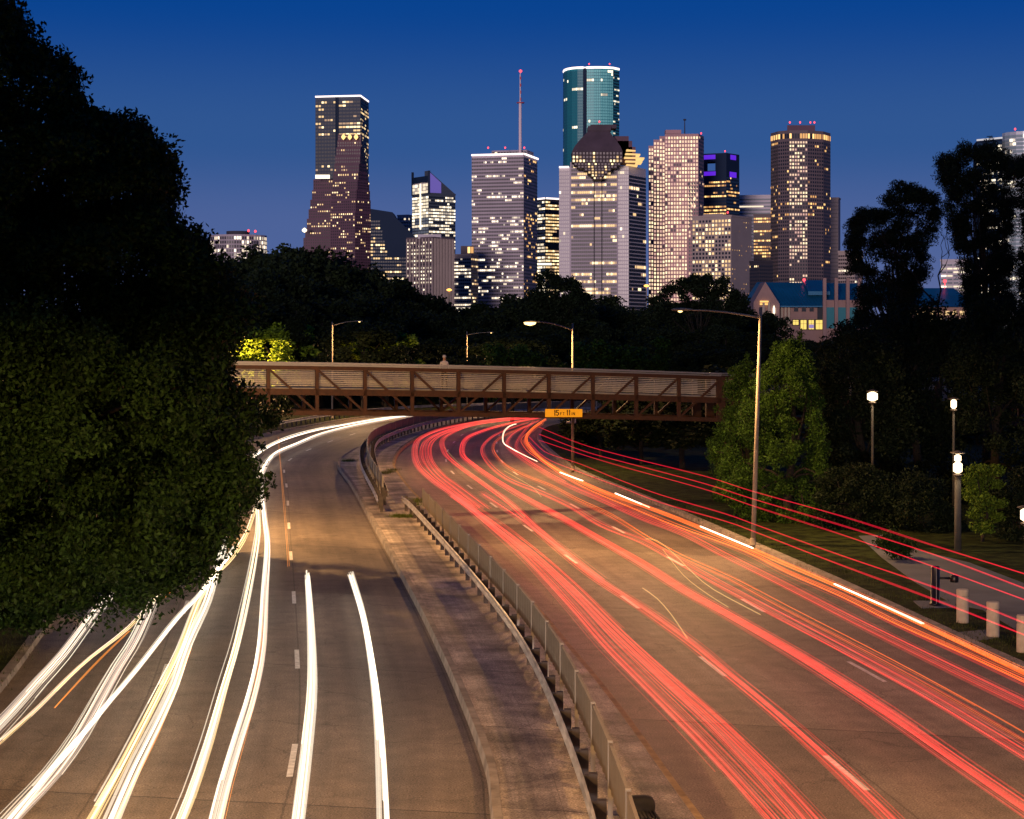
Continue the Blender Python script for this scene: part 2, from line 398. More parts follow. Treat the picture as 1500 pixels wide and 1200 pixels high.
for off in (0, BW):
    near = off == 0; sgn = -1 if near else 1
    for span, (s0, s1) in enumerate(((0, 1), (1.03, 2.05), (-1.0, 0))):
        npan = NP
        ss = [s0 + (s1-s0)*k/npan for k in range(npan+1)]
        mbt, mbb, mbd, mbh = MB(), MB(), MB(), MB()
        for a, b in zip(ss[:-1], ss[1:]):
            za, zb = btop(a), btop(b)
            mbt.bar(bp(a, za-.37, off), bp(b, zb-.37, off), .2, .2)
            mbb.bar(bp(a, za-2.83, off), bp(b, zb-2.83, off), .22, .24)
            mbd.bar(bp(a, za-1.68, off), bp(b, zb-1.68, off), .18, .34)
            mbh.bar(bp(a, za-.12, off+sgn*.02), bp(b, zb-.12, off+sgn*.02), .20, .09)
            mbh.bar(bp(a, za-.23, off+sgn*.02), bp(b, zb-.23, off+sgn*.02), .06, .06)
        bpart(mbt, 'top_chord', m_rust); bpart(mbb, 'bottom_chord', m_rust); bpart(mbd, 'deck_beam', m_rust); bpart(mbh, 'handrail', m_rail)
        for k, s_ in enumerate(ss):
            z = btop(s_); wv = .55 if (span == 1 and k in (0, npan)) or (span == 0 and k == npan) else .19
            bpart(MB().bar(bp(s_, z-2.8, off), bp(s_, z-.3, off), .18, wv, up=(*bd, 0)), 'vertical_post', m_rust)
        for k in range(npan):
            a, b = ss[k], ss[k+1]
            mid = 4.5 if span == 0 else 5.5
            if k <= mid: p, q = bp(a, btop(a)-.42, off), bp(b, btop(b)-2.78, off)
            else: p, q = bp(a, btop(a)-2.78, off), bp(b, btop(b)-.42, off)
            bpart(MB().bar(p, q, .11, .13, up=(*bn, 0)), 'diagonal_brace', m_rust)
        for j in range(9):                            # slats on the inner face
            mb = MB(); zz = .50 + j*.105
            for a, b in zip(ss[:-1], ss[1:]): mb.bar(bp(a, btop(a)-zz, off-sgn*.14), bp(b, btop(b)-zz, off-sgn*.14), .02, .037)
            bpart(mb, 'railing_slat', m_slat)
dk = MB(); ub = MB()
for s0, s1 in ((0,1),(1.03,2.05),(-1.0,0)):
    for k in range(NP):
        a = s0+(s1-s0)*k/NP; b = s0+(s1-s0)*(k+1)/NP
        za, zb = btop(a)-1.46, btop(b)-1.46
        c0 = [bp(a, za, .1), bp(b, zb, .1), bp(b, zb, BW-.1), bp(a, za, BW-.1)]; c1 = [v - Vector((0,0,.16)) for v in c0]
        dk.quad(*c0); dk.quad(*c1[::-1])
        for i in range(4): j = (i+1)%4; dk.quad(c0[j], c0[i], c1[i], c1[j])
        ub.bar(bp(a, za-.25, .1), bp(a, za-.25, BW-.1), .12, .2)
        ub.bar(bp(a, btop(a)-2.83, .1), bp(b, btop(b)-2.83, BW-.1), .08, .08)
bpart(dk, 'deck', m_deck); bpart(ub, 'floor_beam', m_rust)
for s_ in (-.29, 1.07):
    c = bp(s_, 0, BW/2); z = btop(min(max(s_,0),1))-2.96
    bpart(MB().box((c.x+bn[0]*-1.6, c.y+bn[1]*-1.6, z/2), (.42,.42,z), math.atan2(bd[1], bd[0])).box((c.x+bn[0]*1.6, c.y+bn[1]*1.6, z/2), (.42,.42,z), math.atan2(bd[1], bd[0])).box((c.x, c.y, z-.2), (.5,BW+.5,.4), math.atan2(bd[1], bd[0])), 'pier', m_rust)
# height sign
m_yel = mat('yellow_sign_glow', (.95, .50, .015), .5, emit=((1, .42, .01), .28)); m_yel.cycles.emission_sampling = 'NONE'  # board glows weakly in place of light thrown back by the sign
m_txt = mat('sign_letter', (.02, .008, .002), .8)
sx0 = .5
def s_at(px):       # parameter where bridge front crosses image column
    r = (px-750)/F; return (B0[0]-r*B0[1])/(r*(B1[1]-B0[1])-(B1[0]-B0[0]))
sa, sb = s_at(797), s_at(851)
pa, pb = bp(sa, 0, -.2), bp(sb, 0, -.2); zt = H-(599.3-500)*pa.y/F; zbm = H-(611-500)*pa.y/F
sg = thing('height_sign', 'yellow clearance sign reading 15 FT 11 IN on the footbridge bottom chord', 'sign', None, (pa.x, pa.y, zbm)); sl_ = tuple(sg.location)
o = MB().bar((pa.x, pa.y, (zt+zbm)/2), (pb.x, pb.y, (zt+zbm)/2-.03), .05, zt-zbm).build('sign_board', m_yel, sg, False, sl_); o.location = (0,0,0)
o = MB().bar((pa.x+bd[0]*.3+bn[0]*.12, pa.y+bd[1]*.3+bn[1]*.12, zt-.1), (pb.x-bd[0]*.3+bn[0]*.12, pb.y-bd[1]*.3+bn[1]*.12, zt-.1), .14, .08).build('bracket', m_rust, sg, False, sl_); o.location = (0,0,0)
ang = math.atan2(pb.y-pa.y, pb.x-pa.x); W_ = (pb-pa).length
STROKES = {'1': [((.5,0),(.5,1)),((.5,1),(.25,.82))], '5': [((.9,1),(.15,1)),((.15,1),(.12,.58)),((.12,.58),(.6,.62)),((.6,.62),(.9,.42)),((.9,.42),(.88,.18)),((.88,.18),(.55,0)),((.55,0),(.1,.08))],
    'F': [((.1,0),(.1,1)),((.1,1),(.9,1)),((.1,.52),(.7,.52))], 'T': [((.5,0),(.5,1)),((.05,1),(.95,1))], 'I': [((.5,0),(.5,1))], 'N': [((.1,0),(.1,1)),((.1,1),(.9,0)),((.9,0),(.9,1))]}
hh = zt-zbm
def letter(ch, u, wl, hl, zb_):
    mb = MB(); th = hl*.17
    for (ax, az), (bx_, bz) in STROKES[ch]:
        x0_, x1_ = (u+ax*wl), (u+bx_*wl); a_, b_ = Vector((math.cos(ang)*x0_, math.sin(ang)*x0_-.036, zb_+az*hl)), Vector((math.cos(ang)*x1_, math.sin(ang)*x1_-.036, zb_+bz*hl))
        d_ = (b_-a_).normalized()*th*.4; mb.bar(a_-d_, b_+d_, .012, th, up=(math.sin(ang), -math.cos(ang), 0) if False else (d_.z, 0, -d_.x) if abs(d_.x)+abs(d_.z) > 0 else (0,0,1))
    o = mb.build('letter', m_txt, sg); return o
for ch, fx, wl, hl in (('1',.235,.10,.62),('5',.285,.18,.62),('F',.40,.11,.34),('T',.47,.11,.34),('1',.575,.10,.62),('1',.635,.10,.62),('I',.70,.08,.34),('N',.745,.13,.34)):
    letter(ch, W_*fx, wl, hh*hl, hh*.2 if hl > .5 else hh*.2)

# ------------------------------------------------------------------ person on the footbridge
def skin_person(loc, zdeck):
    J = [((0,0,.98),.13),((0,0,1.15),.125),((0,0,1.38),.15),((0,0,1.5),.06),((0,-.01,1.62),.085),((0,-.015,1.72),.075)]
    E = [(0,1),(1,2),(2,3),(3,4),(4,5)]
    def add(ch, root):
        prev = root
        for p, r in ch: J.append((p, r)); E.append((prev, len(J)-1)); prev = len(J)-1
        return prev
    for s_ in (-1, 1):
        add([((.1*s_,0,.92),.09),((.11*s_,-.01,.5),.06),((.12*s_,.02,.1),.045),((.12*s_,-.12,.04),.035)], 0)
        wr = add([((.17*s_,0,1.42),.065),((.24*s_,.04,1.16),.045),((.2*s_,-.16,1.0),.035),((.18*s_,-.22,.98),.033)], 2)
        for q in range(5): add([((.15*s_+.017*q*s_,-.28-.01*(2-abs(q-2)),.975-.01*(q==4)),.009),((.15*s_+.018*q*s_,-.32,.955),.008)], wr)
    me = bpy.data.meshes.new('person'); me.from_pydata([p for p, _ in J], E, [])
    o = bpy.data.objects.new('person', me); C.objects.link(o)
    md = o.modifiers.new('skin', 'SKIN'); o.modifiers.new('sub', 'SUBSURF').levels = 2
    o.modifiers['sub'].render_levels = 2
    sk = me.skin_vertices[0].data if me.skin_vertices else None
    if sk is None:
        return None
    for i, (_, r) in enumerate(J): sk[i].radius = (r, r*.85)
    sk[0].use_root = True
    bpy.context.view_layer.update()
    m2 = bpy.data.meshes.new_from_object(o.evaluated_get(bpy.context.evaluated_depsgraph_get()))
    o.modifiers.clear(); o.data = m2
    m2.materials.clear()
    for m in (mat('dark_trousers', (.02,.02,.03), .9), mat('grey_shirt', (.5,.48,.5), .9), mat('skin_tone', (.35,.2,.14), .6)): m2.materials.append(m)
    for p in m2.polygons:
        z = p.center.z; x = abs(p.center.x)
        p.material_index = 2 if (z > 1.52 or (x > .13 and z < 1.05 and p.center.y < -.15)) else (1 if z > .95 else 0)
        p.use_smooth = True
    return o
ps = s_at(655); pl = bp(ps, btop(ps)-1.46, .55)
po = None
try:
    _me = bpy.data.meshes.new('x')
    po = skin_person(pl, 0)
except Exception as ex: print('person', ex)
if po:
    po.location = pl; po.rotation_euler = (0,0,.35); po.scale = (1.08,1.08,1.08)
    tag(po, 'person in a light grey top standing at the footbridge railing near mid span', 'person')
    hb = MB(); 
    for k in range(6):
        a0 = math.pi/2*k/6
    hb.lathe((0,.0,1.70), [(.092,-.03),(.098,.02),(.088,.07),(.055,.105),(.01,.115)], 14)
    ho = hb.build('cap', mat('pale_cap', (.45,.45,.48), .8), po, True)

# ------------------------------------------------------------------ street lamps
m_pole = mat('galvanised_pole', (.26, .22, .17), .85, metal=0, noise=(1.5, .2))
m_lamp = glow('sodium_lens', (1, .66, .24), 4)
m_lampw = glow('white_lens', (1, .72, .42), 4)
SOD = (1.0, .53, .19)
def lamp_light(parent, loc, watts, angle=150, color=SOD, blend=.6, typ='SPOT', rad=.18):
    l = bpy.data.lights.new('lamp_light', typ); l.energy = watts; l.color = color; l.shadow_soft_size = rad
    if typ == 'SPOT': l.spot_size = R(angle); l.spot_blend = blend
    o = bpy.data.objects.new('lamp_light', l); C.objects.link(o); o.parent = parent; o.location = loc; return o
def street_lamp(x, y, h, arm, adir, label, watts, drop=.0, lean=0.0, up=.0, bulb=None, group='cobra head street lamps along the road'):
    """adir: unit (dx,dy) of the arm"""
    t = thing('street_lamp', label, 'street lamp', group, (x, y, 0))
    MB().tube([(0,0,0),(lean*.5,0,h*.5),(lean,0,h)], [.11,.09,.065], 12).build('pole', m_pole, t, True)
    MB().lathe((0,0,.1), [(.2,0),(.2,.06),(.14,.08),(.13,.3),(.1,.34)], 12).build('base', m_pole, t, True)
    dx, dy = adir; pts = []
    for k in range(9):
        q = k/8; pts.append((lean+dx*arm*q, dy*arm*q, h-.45+ up*math.sin(q*math.pi/2)))
    MB().tube(pts, [.05-.018*k/8 for k in range(9)], 8).build('arm', m_pole, t, True)
    e = Vector(pts[-1]); a = math.atan2(dy, dx)
    hd = MB(); n0 = 0
    prof = [(-.05,.05,.04),(.12,.09,.07),(.45,.16,.10),(.75,.14,.08),(.88,.05,.04)]
    for (u, wv, hv) in prof:
        for q in range(10):
            th = 2*math.pi*q/10; zz = math.sin(th)*hv if math.sin(th) > 0 else math.sin(th)*hv*.45
            ox, oy = dx*u - dy*math.cos(th)*wv, dy*u + dx*math.cos(th)*wv
            hd.v.append((e.x+ox, e.y+oy, e.z+zz+.01))
    for i in range(4):
        for q in range(10): hd.f.append((i*10+q, i*10+(q+1)%10, (i+1)*10+(q+1)%10, (i+1)*10+q)); hd.mi.append(0)
    hd.f.append(tuple(range(10))[::-1]); hd.f.append(tuple(40+q for q in range(10))); hd.mi += [0,0]
    head = hd.build('lamp_head', m_pole, t, True)
    lc = (e.x+dx*.5, e.y+dy*.5, e.z-.05)
    br_ = bulb if bulb is not None else .12
    MB().lathe((lc[0], lc[1], lc[2]), [(.02,-br_*.5),(br_*.8,-br_*.3),(br_,.0),(br_*.9,.02)], 12).build('lens', m_lamp, head, True)
    if watts: lamp_light(t, (lc[0], lc[1], lc[2]-br_*.6-.03), watts, 178, blend=.12)
    return t
p = P(1103, 803); street_lamp(p.x, p.y, 10.25, 3.0, (-.97, .1), 'tall street lamp on the right kerb in front of the pale green cypress', 10500, lean=.33, up=.33, bulb=.10)
street_lamp(15.9, 24, 10.2, 3.0, (-1, .1), 'street lamp on the right kerb nearest to the viewer', 12500, up=.4)
p = P(839, 692); street_lamp(p.x, p.y, 10.0, 2.7, (-.9, -.1), 'street lamp behind the footbridge with a bright glaring lens', 8500, up=.55, bulb=.42)
p = P(684, 597.5); street_lamp(p.x, p.y, 10.1, 2.7, (1, -.1), 'slim far street lamp with its arm to the right, above the middle of the footbridge', 9000, up=.3, bulb=.1)
street_lamp(-20.3, 205, 11, 2.6, (1, -.1), 'far street lamp with only its arm showing among dark trees left of centre', 9000, up=.5)
street_lamp(-18.8, 82, 10.5, 3.6, (1, -.1), 'street lamp hidden in the big left tree beside the inbound road', 18000, up=.4)
street_lamp(-14.0, 24, 10.5, 3.0, (1, .1), 'street lamp on the left kerb near the viewer', 17000, up=.4)
street_lamp(-37, 230, 9.5, 2.5, (1, .1), 'distant street lamp left of the bright green tree', 16000, up=.4)
# small box sign on the lamp post behind the bridge
p = P(839, 692); bx = thing('post_sign', 'small grey camera box on a bracket on the lamp post under the yellow sign', 'camera', None, (p.x-.05, p.y-.2, 3.15)) 
MB().tube([(0,0,.0),(0,0,.6)], .04, 8).build('bracket', m_pole, bx, True)
MB().box((-.05,0,.72), (.5,.3,.1)).box((.2,0,.45),(.12,.3,.6)).box((-.2,0,.22),(.35,.3,.12)).build('housing', mat('grey_box', (.3,.3,.3), .6), bx)

# post-top park lamps on the right
def park_lamp(x, y, h, label, watts, double=True, r=.13):
    t = thing('park_lamp', label, 'park lamp', 'park lamps under the right trees', (x, y, .1))
    zt_ = h-.95 if double else h-.35
    MB().tube([(0,0,0),(0,0,zt_)], [.15,.13] if double else [.07,.06], 12).build('post', mat('concrete_post', (.07,.068,.06), .9, noise=(3,.2)), t, True)
    MB().lathe((0,0,zt_), [(.1,0),(.2,.06),(.2,.1),(.08,.14)], 12).build('collar', m_post, t, True)
    z = zt_+.15
    MB().lathe((0,0,z), [(.07,0),(r,.08),(r,.38),(.07,.46)], 12).build('lens', m_lampw, t, True)
    if double:
        MB().lathe((0,0,z+.47), [(.06,0),(r*.75,.05),(r*.75,.24),(.05,.3)], 12).build('lens', m_lampw, t, True)
        z += .35
    MB().lathe((0,0,z+.47), [(.30,0),(.32,.03),(.1,.1),(.02,.12)], 16).build('cap', m_post, t, True)
    lamp_light(t, (0,-.4,z+.2), watts, typ='POINT', color=(1,.72,.42), rad=.12)
    return t
p = P(1403, 812); park_lamp(p.x, p.y, 4.05, 'park lamp with two stacked glowing lenses beside the small bright bush', 70, r=.19)
p = AT(1278, 592, 91); park_lamp(p.x, p.y, p.z+.25, 'single bright park lamp among dark trees right of the tall street lamp', 60, False, r=.26)
p = AT(1397, 600, 93); park_lamp(p.x, p.y, p.z+.15, 'small distant park lamp among the dark trees at right', 30, False, r=.15)
p = AT(1503, 768, 64); park_lamp(p.x, p.y, p.z+.2, 'park lamp with a wide cap cut by the right edge of the picture', 60, False, r=.2)

# bollards and black utility post
m_boll = mat('bollard_concrete', (.42, .38, .3), .8, noise=(5, .15), bump=.2)
bo = None
for i, (x, y) in enumerate(((1410,912),(1454.5,933),(1499,955))):
    p = P(x, y, .14)
    if bo is None:
        bo = thing('bollard', 'round concrete bollard nearest the black post, left one of three', 'bollard', 'concrete bollards on the right verge', p)
        MB().lathe((0,0,-.05), [(.185,0),(.185,.82),(.165,.84),(.165,.87),(.185,.89),(.185,1.05),(.17,1.08)], 24).build('shaft', m_boll, bo, False)
    else:
        c = copy_tree(bo); c.location = p
        c['label'] = 'round concrete bollard in the middle of the row of three' if i == 1 else 'round concrete bollard cut by the right edge of the picture'
p = P(1370, 886, .18)
t = thing('utility_post', 'thick black post with a side arm and black cylinder standing on a concrete pad', 'utility post', None, p)
mblk = mat('black_metal', (.012,.012,.014), .35, metal=.2)
MB().lathe((0,0,0), [(.2,0),(.2,.05),(.15,.06),(.15,1.22),(.13,1.26),(.05,1.28)], 20).build('column', mblk, t, True)
MB().tube([(.12,0,.87),(.5,0,.87)], .04, 10).build('side_arm', mblk, t, True)
MB().lathe((.62,0,.74), [(.13,0),(.14,.03),(.14,.2),(.1,.24)], 16).build('cylinder_head', mblk, t, True)
MB().box((.0,-.155,.64),(.02,.02,1.2)).build('seam_strip', mat('grey_seam', (.2,.2,.2), .5), t)

# ------------------------------------------------------------------ light trails left by the passing vehicles
def airglow(name, col, st, sample=True):
    # a streak of pure light hanging in the air: adds light, blocks nothing, casts no shadow
    m = bpy.data.materials.new(name); m.use_nodes = True; t = m.node_tree; t.nodes.clear()
    o = t.nodes.new('ShaderNodeOutputMaterial'); e = t.nodes.new('ShaderNodeEmission'); tr = t.nodes.new('ShaderNodeBsdfTransparent'); a = t.nodes.new('ShaderNodeAddShader')
    e.inputs[0].default_value = (*col, 1); e.inputs[1].default_value = st
    t.links.new(e.outputs[0], a.inputs[0]); t.links.new(tr.outputs[0], a.inputs[1]); t.links.new(a.outputs[0], o.inputs[0]); return m
def trail(pts, z, width, nfil, rad, col, label, group, name='light_trail', wob=.03, col2=None, seed=0, samp=True, cat='light trail', zspread=.12):
    nfil = int(nfil*1.7) if nfil > 4 else nfil; rad = rad*.74 if nfil > 4 else rad
    rg = random.Random(seed*7+len(pts)*13+int(pts[0][0]))
    g3 = [P(x, y, z) for x, y in pts]; line = smooth_line([(v.x, v.y) for v in g3], 2.2)
    d = np.gradient(line, axis=0); nr = np.stack([-d[:,1], d[:,0]], 1); nr /= np.linalg.norm(nr, axis=1)[:,None]+1e-9
    mb = MB(); N = len(line)
    for q in range(nfil):
        o0 = (q/(nfil-1)-.5)*width if nfil > 1 else 0
        o0 += rg.uniform(-.3,.3)*width/max(nfil,1); zz = z + rg.uniform(-1,1)*zspread*(width > .15)
        r = rad*rg.uniform(.55, 1.35); ph = rg.uniform(0, 6.28); fr = rg.uniform(.03,.12)
        s0 = 0 if rg.random() < .72 else rg.randint(0, N//3); s1 = N if rg.random() < .72 else rg.randint(2*N//3, N)
        if nfil < 3: s0, s1 = 0, N
        pp = [(line[i][0]+nr[i][0]*(o0+wob*math.sin(ph+fr*i*2)), line[i][1]+nr[i][1]*(o0+wob*math.sin(ph+fr*i*2)), zz+.012*math.sin(ph*2+i*.5)) for i in range(s0, s1)]
        if len(pp) > 1: mb.tube(pp, r, 5, m=(1 if (col2 and rg.random() < .35) else 0))
    ms = [col] + ([col2] if col2 else [])
    for m in ms: m.cycles.emission_sampling = 'AUTO' if samp else 'NONE'
    return tag(mb.build(name, ms, None, True), label, cat, group)
WH = airglow('headlight_glow', (1, .86, .66), .36); WH2 = airglow('headlight_glow_soft', (1, .78, .62), .2)
WHO = airglow('headlight_glow_warm', (1, .68, .30), .42); ORN = airglow('indicator_glow', (1, .30, .03), .35)
G1 = 'headlight trails on the inbound road'; ZW = .66
trail([(514,840),(532,900),(546,975),(555,1050),(560,1130),(563,1210)], ZW, .16, 7, .032, WH, 'short thick white light trail nearest the median', G1, seed=1)
trail([(450,840),(455,917),(457,1000),(450,1083),(437,1193),(434,1215)], ZW, .16, 7, .032, WH, 'short thick white light trail second from the median', G1, seed=2)
trail([(643,606.5),(587,612),(533,621),(475,635),(435,651),(402,666),(386,690),(384,715),(388,760),(392,800),(388,867),(383,950),(370,1017),(350,1083),(330,1150),(314,1215)], ZW, .2, 9, .03, WH, 'long white light trail sweeping from the bridge curve straight down the inbound road', G1, col2=WH2, seed=3)
trail([(398,668),(380,690),(377,720),(378,770),(375,800),(363,867),(347,940),(327,1007),(303,1090),(277,1167),(257,1215)], ZW, .2, 7, .026, WH, 'white and gold light trail left of the long central white one', G1, col2=WHO, seed=4)
trail([(619,606.5),(560,612),(507,621),(453,632),(407,647),(372,668),(345,700),(335,740),(330,790),(318,830),(305,877),(277,940),(257,1000),(230,1060),(200,1120),(160,1210)], ZW, .2, 8, .03, WH, 'white light trail running beside the tree tip down to the lower left', G1, col2=WH2, seed=5)
trail([(376,740),(362,780),(340,815),(317,840),(293,877),(263,953),(233,1013),(200,1077),(167,1140),(128,1210)], ZW, .18, 7, .024, WHO, 'pale gold light trail from below the tree tip to the bottom edge', G1, col2=WH, seed=6)
trail([(345,800),(300,862),(258,907),(200,980),(160,1027),(127,1067),(83,1117),(43,1167),(8,1210)], ZW, .12, 6, .026, WH, 'slanting white light trail crossing a lane toward the lower left corner', G1, seed=7)
trail([(247,840),(230,867),(200,933),(173,977),(147,1023),(117,1077),(77,1133),(33,1180),(0,1215)], ZW, .34, 15, .014, WH2, 'broad pinkish white light trail from under the tree to the lower left corner', G1, col2=WH, seed=8)
trail([(183,840),(163,867),(130,910),(93,960),(60,997),(20,1043),(-25,1090)], ZW, .34, 15, .014, WH2, 'broad faded white light trail nearest the left kerb', G1, col2=WH, seed=9)
trail([(256,850),(227,877),(187,920),(133,963),(100,993),(60,1033),(27,1063),(-15,1100)], ZW, .14, 7, .013, WH2, 'thin white light trail crossing toward the left edge', G1, col2=WHO, seed=10)
for k, (pp, lb) in enumerate((([(278,836),(258,856),(237,877)], 'short orange blink trail just below the left tree'), ([(191,924),(160,953),(133,980),(105,1010),(80,1037)], 'orange indicator trail between the faded white trails'),
    ([(388,880),(386,945),(374,1015),(358,1083),(340,1150),(326,1215)], 'thin orange trail hugging the right side of the long white trail'), ([(408,640),(412,700),(420,780),(424,830)], 'faint orange trail on the bare concrete right of the tree tip'),
    ([(279,950),(258,1010),(230,1080),(200,1140),(172,1205)], 'thin red orange trail between two white trails at lower left'))):
    trail(pp, .8, .05, 2, .012, ORN, lb, 'orange indicator trails', seed=20+k)
RD = airglow('tail_light_glow', (1, .035, .028), .17); RD2 = airglow('tail_light_glow_pale', (1, .10, .08), .13)
RDO = airglow('tail_light_glow_orange', (1, .13, .01), .36); RDM = airglow('marker_glow', (.8, .01, .035), .28)
PK = airglow('bright_blink', (1, .62, .42), .9); YL = airglow('thin_yellow_glow', (1, .7, .25), .28)
G2 = 'tail light trails on the outbound road'; ZR = .8
R_ = [
 ([(760,611),(700,618),(650,628),(618,641),(608,655),(611,680),(632,702),(667,727),(710,763),(760,806),(800,846),(844,893),(890,945),(950,1005),(1030,1085),(1100,1160),(1150,1215)], .42, 19, .016, RD, RD2, 'broad red light trail nearest the median, following the left edge of the lane'),
 ([(665,727),(720,764),(775,806),(835,860),(900,925),(975,995),(1050,1062),(1130,1142),(1195,1215)], .5, 22, .017, RD, RD2, 'second broad red light trail from the median, ending right of the bottom middle'),
 ([(780,611),(710,619),(660,630),(630,645),(624,668),(638,692),(668,716),(705,744)], .9, 26, .018, RD, RD2, 'widest pale red light trail bending under the footbridge'),
 ([(690,622),(652,640),(650,660),(667,679),(707,708),(747,737),(790,778),(835,818),(880,852),(940,890),(1010,940),(1065,985),(1140,1047),(1230,1128),(1320,1215)], .34, 16, .015, RD, RD2, 'red light trail running along the first dashed lane line'),
 ([(705,722),(760,758),(820,803),(880,850)], .34, 12, .016, RD2, RD, 'pale red trail joining the trail on the first dashed lane line'),
 ([(790,612),(740,622),(700,634),(681,645),(677,665),(693,681),(720,700),(770,730),(820,757),(880,791),(940,826),(1000,864),(1060,897),(1135,940),(1200,979),(1300,1044),(1400,1114),(1520,1196)], .40, 20, .017, RD, RD2, 'strong red light trail down the middle of the outbound road'),
 ([(775,618),(735,632),(714,645),(706,660),(718,681),(745,702),(790,720),(835,741),(880,768),(940,792),(1000,825),(1060,858),(1150,905),(1230,947),(1350,1012),(1450,1072),(1520,1115)], .3, 12, .014, RD, RD2, 'red light trail right of the middle one, leaving at the right edge'),
 ([(770,624),(735,640),(722,655),(733,675),(760,693),(805,711),(844,732),(895,756),(949,789),(1000,816),(1070,847),(1150,890),(1300,967),(1420,1032),(1520,1090)], .22, 6, .012, RDO, RD, 'thin orange red light trail just above the lane of the second dashes'),
 ([(790,616),(757,632),(744,645),(746,656),(775,678),(820,705),(880,732),(940,759),(1000,781),(1060,812),(1150,857),(1250,908),(1350,957),(1520,1040)], .34, 14, .015, RD, RD2, 'red light trail along the outer lane of the outbound road'),
 ([(800,614),(778,630),(771,646),(790,669),(820,690),(880,719),(955,746),(1030,775),(1105,806),(1150,826),(1222,857),(1353,916),(1510,990)], .16, 8, .02, RDO, RD, 'orange red light trail hugging the right kerb'),
 ([(795,620),(768,640),(770,655),(790,672),(850,711),(940,750),(1000,774),(1090,807),(1150,837),(1233,873),(1313,913),(1420,961),(1515,1005)], .28, 8, .013, RDO, RD, 'dim orange red light trail just left of the right kerb'),
 ([(782,616),(765,635),(757,650),(762,662),(790,682),(830,703)], .3, 8, .014, RD2, RD, 'pale red trail twisting in the distant bend by the yellow sign'),
]
for k, (pp, wd, nf, rd, c1, c2, lb) in enumerate(R_):
    trail(pp, ZR, wd, nf, rd, c1, lb, G2, col2=c2, seed=40+k, wob=.045, zspread=.1)
for k, (pp, zz, lb) in enumerate((([(775,640),(790,655),(805,665),(850,680),(910,704),(970,726),(1060,752),(1100,766),(1233,814),(1367,860),(1510,916)], 1.85, 'upper of two red marker trails low over the right verge'), ([(775,648),(800,671),(850,692),(910,714),(970,737),(1060,763),(1100,777),(1233,828),(1367,878),(1510,934)], 1.85, 'lower of two red marker trails low over the right verge'),
    ([(790,626),(850,650),(910,667),(1030,697),(1100,719),(1233,756),(1367,799),(1515,845)], 3.35, 'topmost thin crimson trail crossing before the right trees'), ([(790,636),(850,659),(910,676),(1030,708),(1100,730),(1233,770),(1367,812),(1515,867)], 3.2, 'middle one of three thin crimson trails before the right trees'), ([(790,645),(850,665),(910,683),(1030,716),(1100,740),(1233,783),(1367,830),(1515,884)], 3.05, 'lowest of three thin crimson trails before the right trees'))):
    trail(pp, zz, .02, 2, .017, RDM if zz > 3 else RDO if False else RDM, lb, 'high marker light trails', seed=60+k, wob=.01)
bl_ = [([(820,692),(836,698),(853,704)], 'first pale blink on the kerb trail, farthest away'), ([(902,723),(927,733),(952,743)], 'second pale blink on the kerb trail'), ([(1026,771),(1064,787),(1102,803)], 'long pale blink on the kerb trail ending at the tall lamp post'), ([(1222,855),(1287,884),(1352,914)], 'nearest and longest pale blink on the kerb trail')]
for k, (pp, lb) in enumerate(bl_): trail(pp, ZR+.06, .05, 3, .03, PK, lb, 'brake light blinks along the right kerb', seed=70+k)
for k, (pp, lb) in enumerate((([(946,790),(961,792),(985,810),(1015,840),(1045,864),(1114,901)], 'thin yellow squiggle starting with a hook mid road'), ([(940,861),(961,876),(982,900),(1006,936)], 'thin yellow squiggle beside the first dashed lane line'), ([(970,805),(1000,842),(1035,870),(1066,890)], 'fainter thin yellow line below the hooked squiggle'), ([(738,690),(760,702),(780,714),(792,728)], 'far thin yellow squiggle below the bend'), ([(650,655),(672,679),(712,708),(770,757)], 'thin pale line along the inner red trail'))):
    trail(pp, .5, .02, 1, .012, YL, lb, 'thin yellow reflector squiggles', seed=80+k, samp=False)
trail([(756,621),(747,624),(738,633),(737,648),(749,657),(768,667),(787,676)], .7, .08, 3, .03, PK, 'bright white curl of light in the distant bend', 'bright curl in the bend', seed=90)
#@@TREES
# ------------------------------------------------------------------ skyline
WARM = [glow('window_warm_bright', (1, .76, .40), 2.0), glow('window_warm', (1, .66, .30), 1.1), glow('window_dim', (1, .62, .36), .5)]
WHITE = [glow('window_white_bright', (1, .86, .62), 2.0), glow('window_white', (1, .82, .58), 1.1), glow('window_white_dim', (.9, .76, .6), .55)]
AMBER = [glow('window_amber_bright', (1, .62, .22), 1.8), glow('window_amber', (1, .50, .16), .9), glow('window_amber_dim', (1, .45, .18), .4)]
PINK = [glow('window_pink_bright', (1, .80, .48), 1.5), glow('window_pink', (1, .68, .46), 1.05), glow('window_pink_dim', (1, .58, .48), .75)]
STRIP = glow('roof_strip_light', (1, .84, .80), 2.0); PURP = glow('purple_light', (.16, .02, .95), .75); REDL = glow('aviation_light', (1, .06, .08), 3)
ROOFW = glow('crown_amber', (1, .62, .22), 1.1)
def glass(n, c, r=.18): return mat(n, c, max(r,.4), spec=.35)
g_dark = glass('dark_glass', (.012, .018, .035)); g_blue = glass('blue_glass', (.02, .05, .10), .12); g_teal = glass('teal_glass', (.02, .20, .25), .22)
g_grey = glass('grey_glass', (.06, .055, .07), .3); g_silver = glass('silver_glass', (.25, .33, .38), .25); g_brown = glass('bronze_glass', (.03, .02, .03), .4)
def foot(xl, xm, xr, D, kl=1.0, kr=1.0):
    s = D/F; a, b = (xm-xl)*s, (xr-xm)*s
    def pt(x, d): return np.array([(x-750)/F*d, d])
    A, B, Cc = pt(xl, D+b*kl), pt(xm, D), pt(xr, D+a*kr)
    return A, B, Cc, A+Cc-B
def Z(y, D): return H-(y-500)*D/F
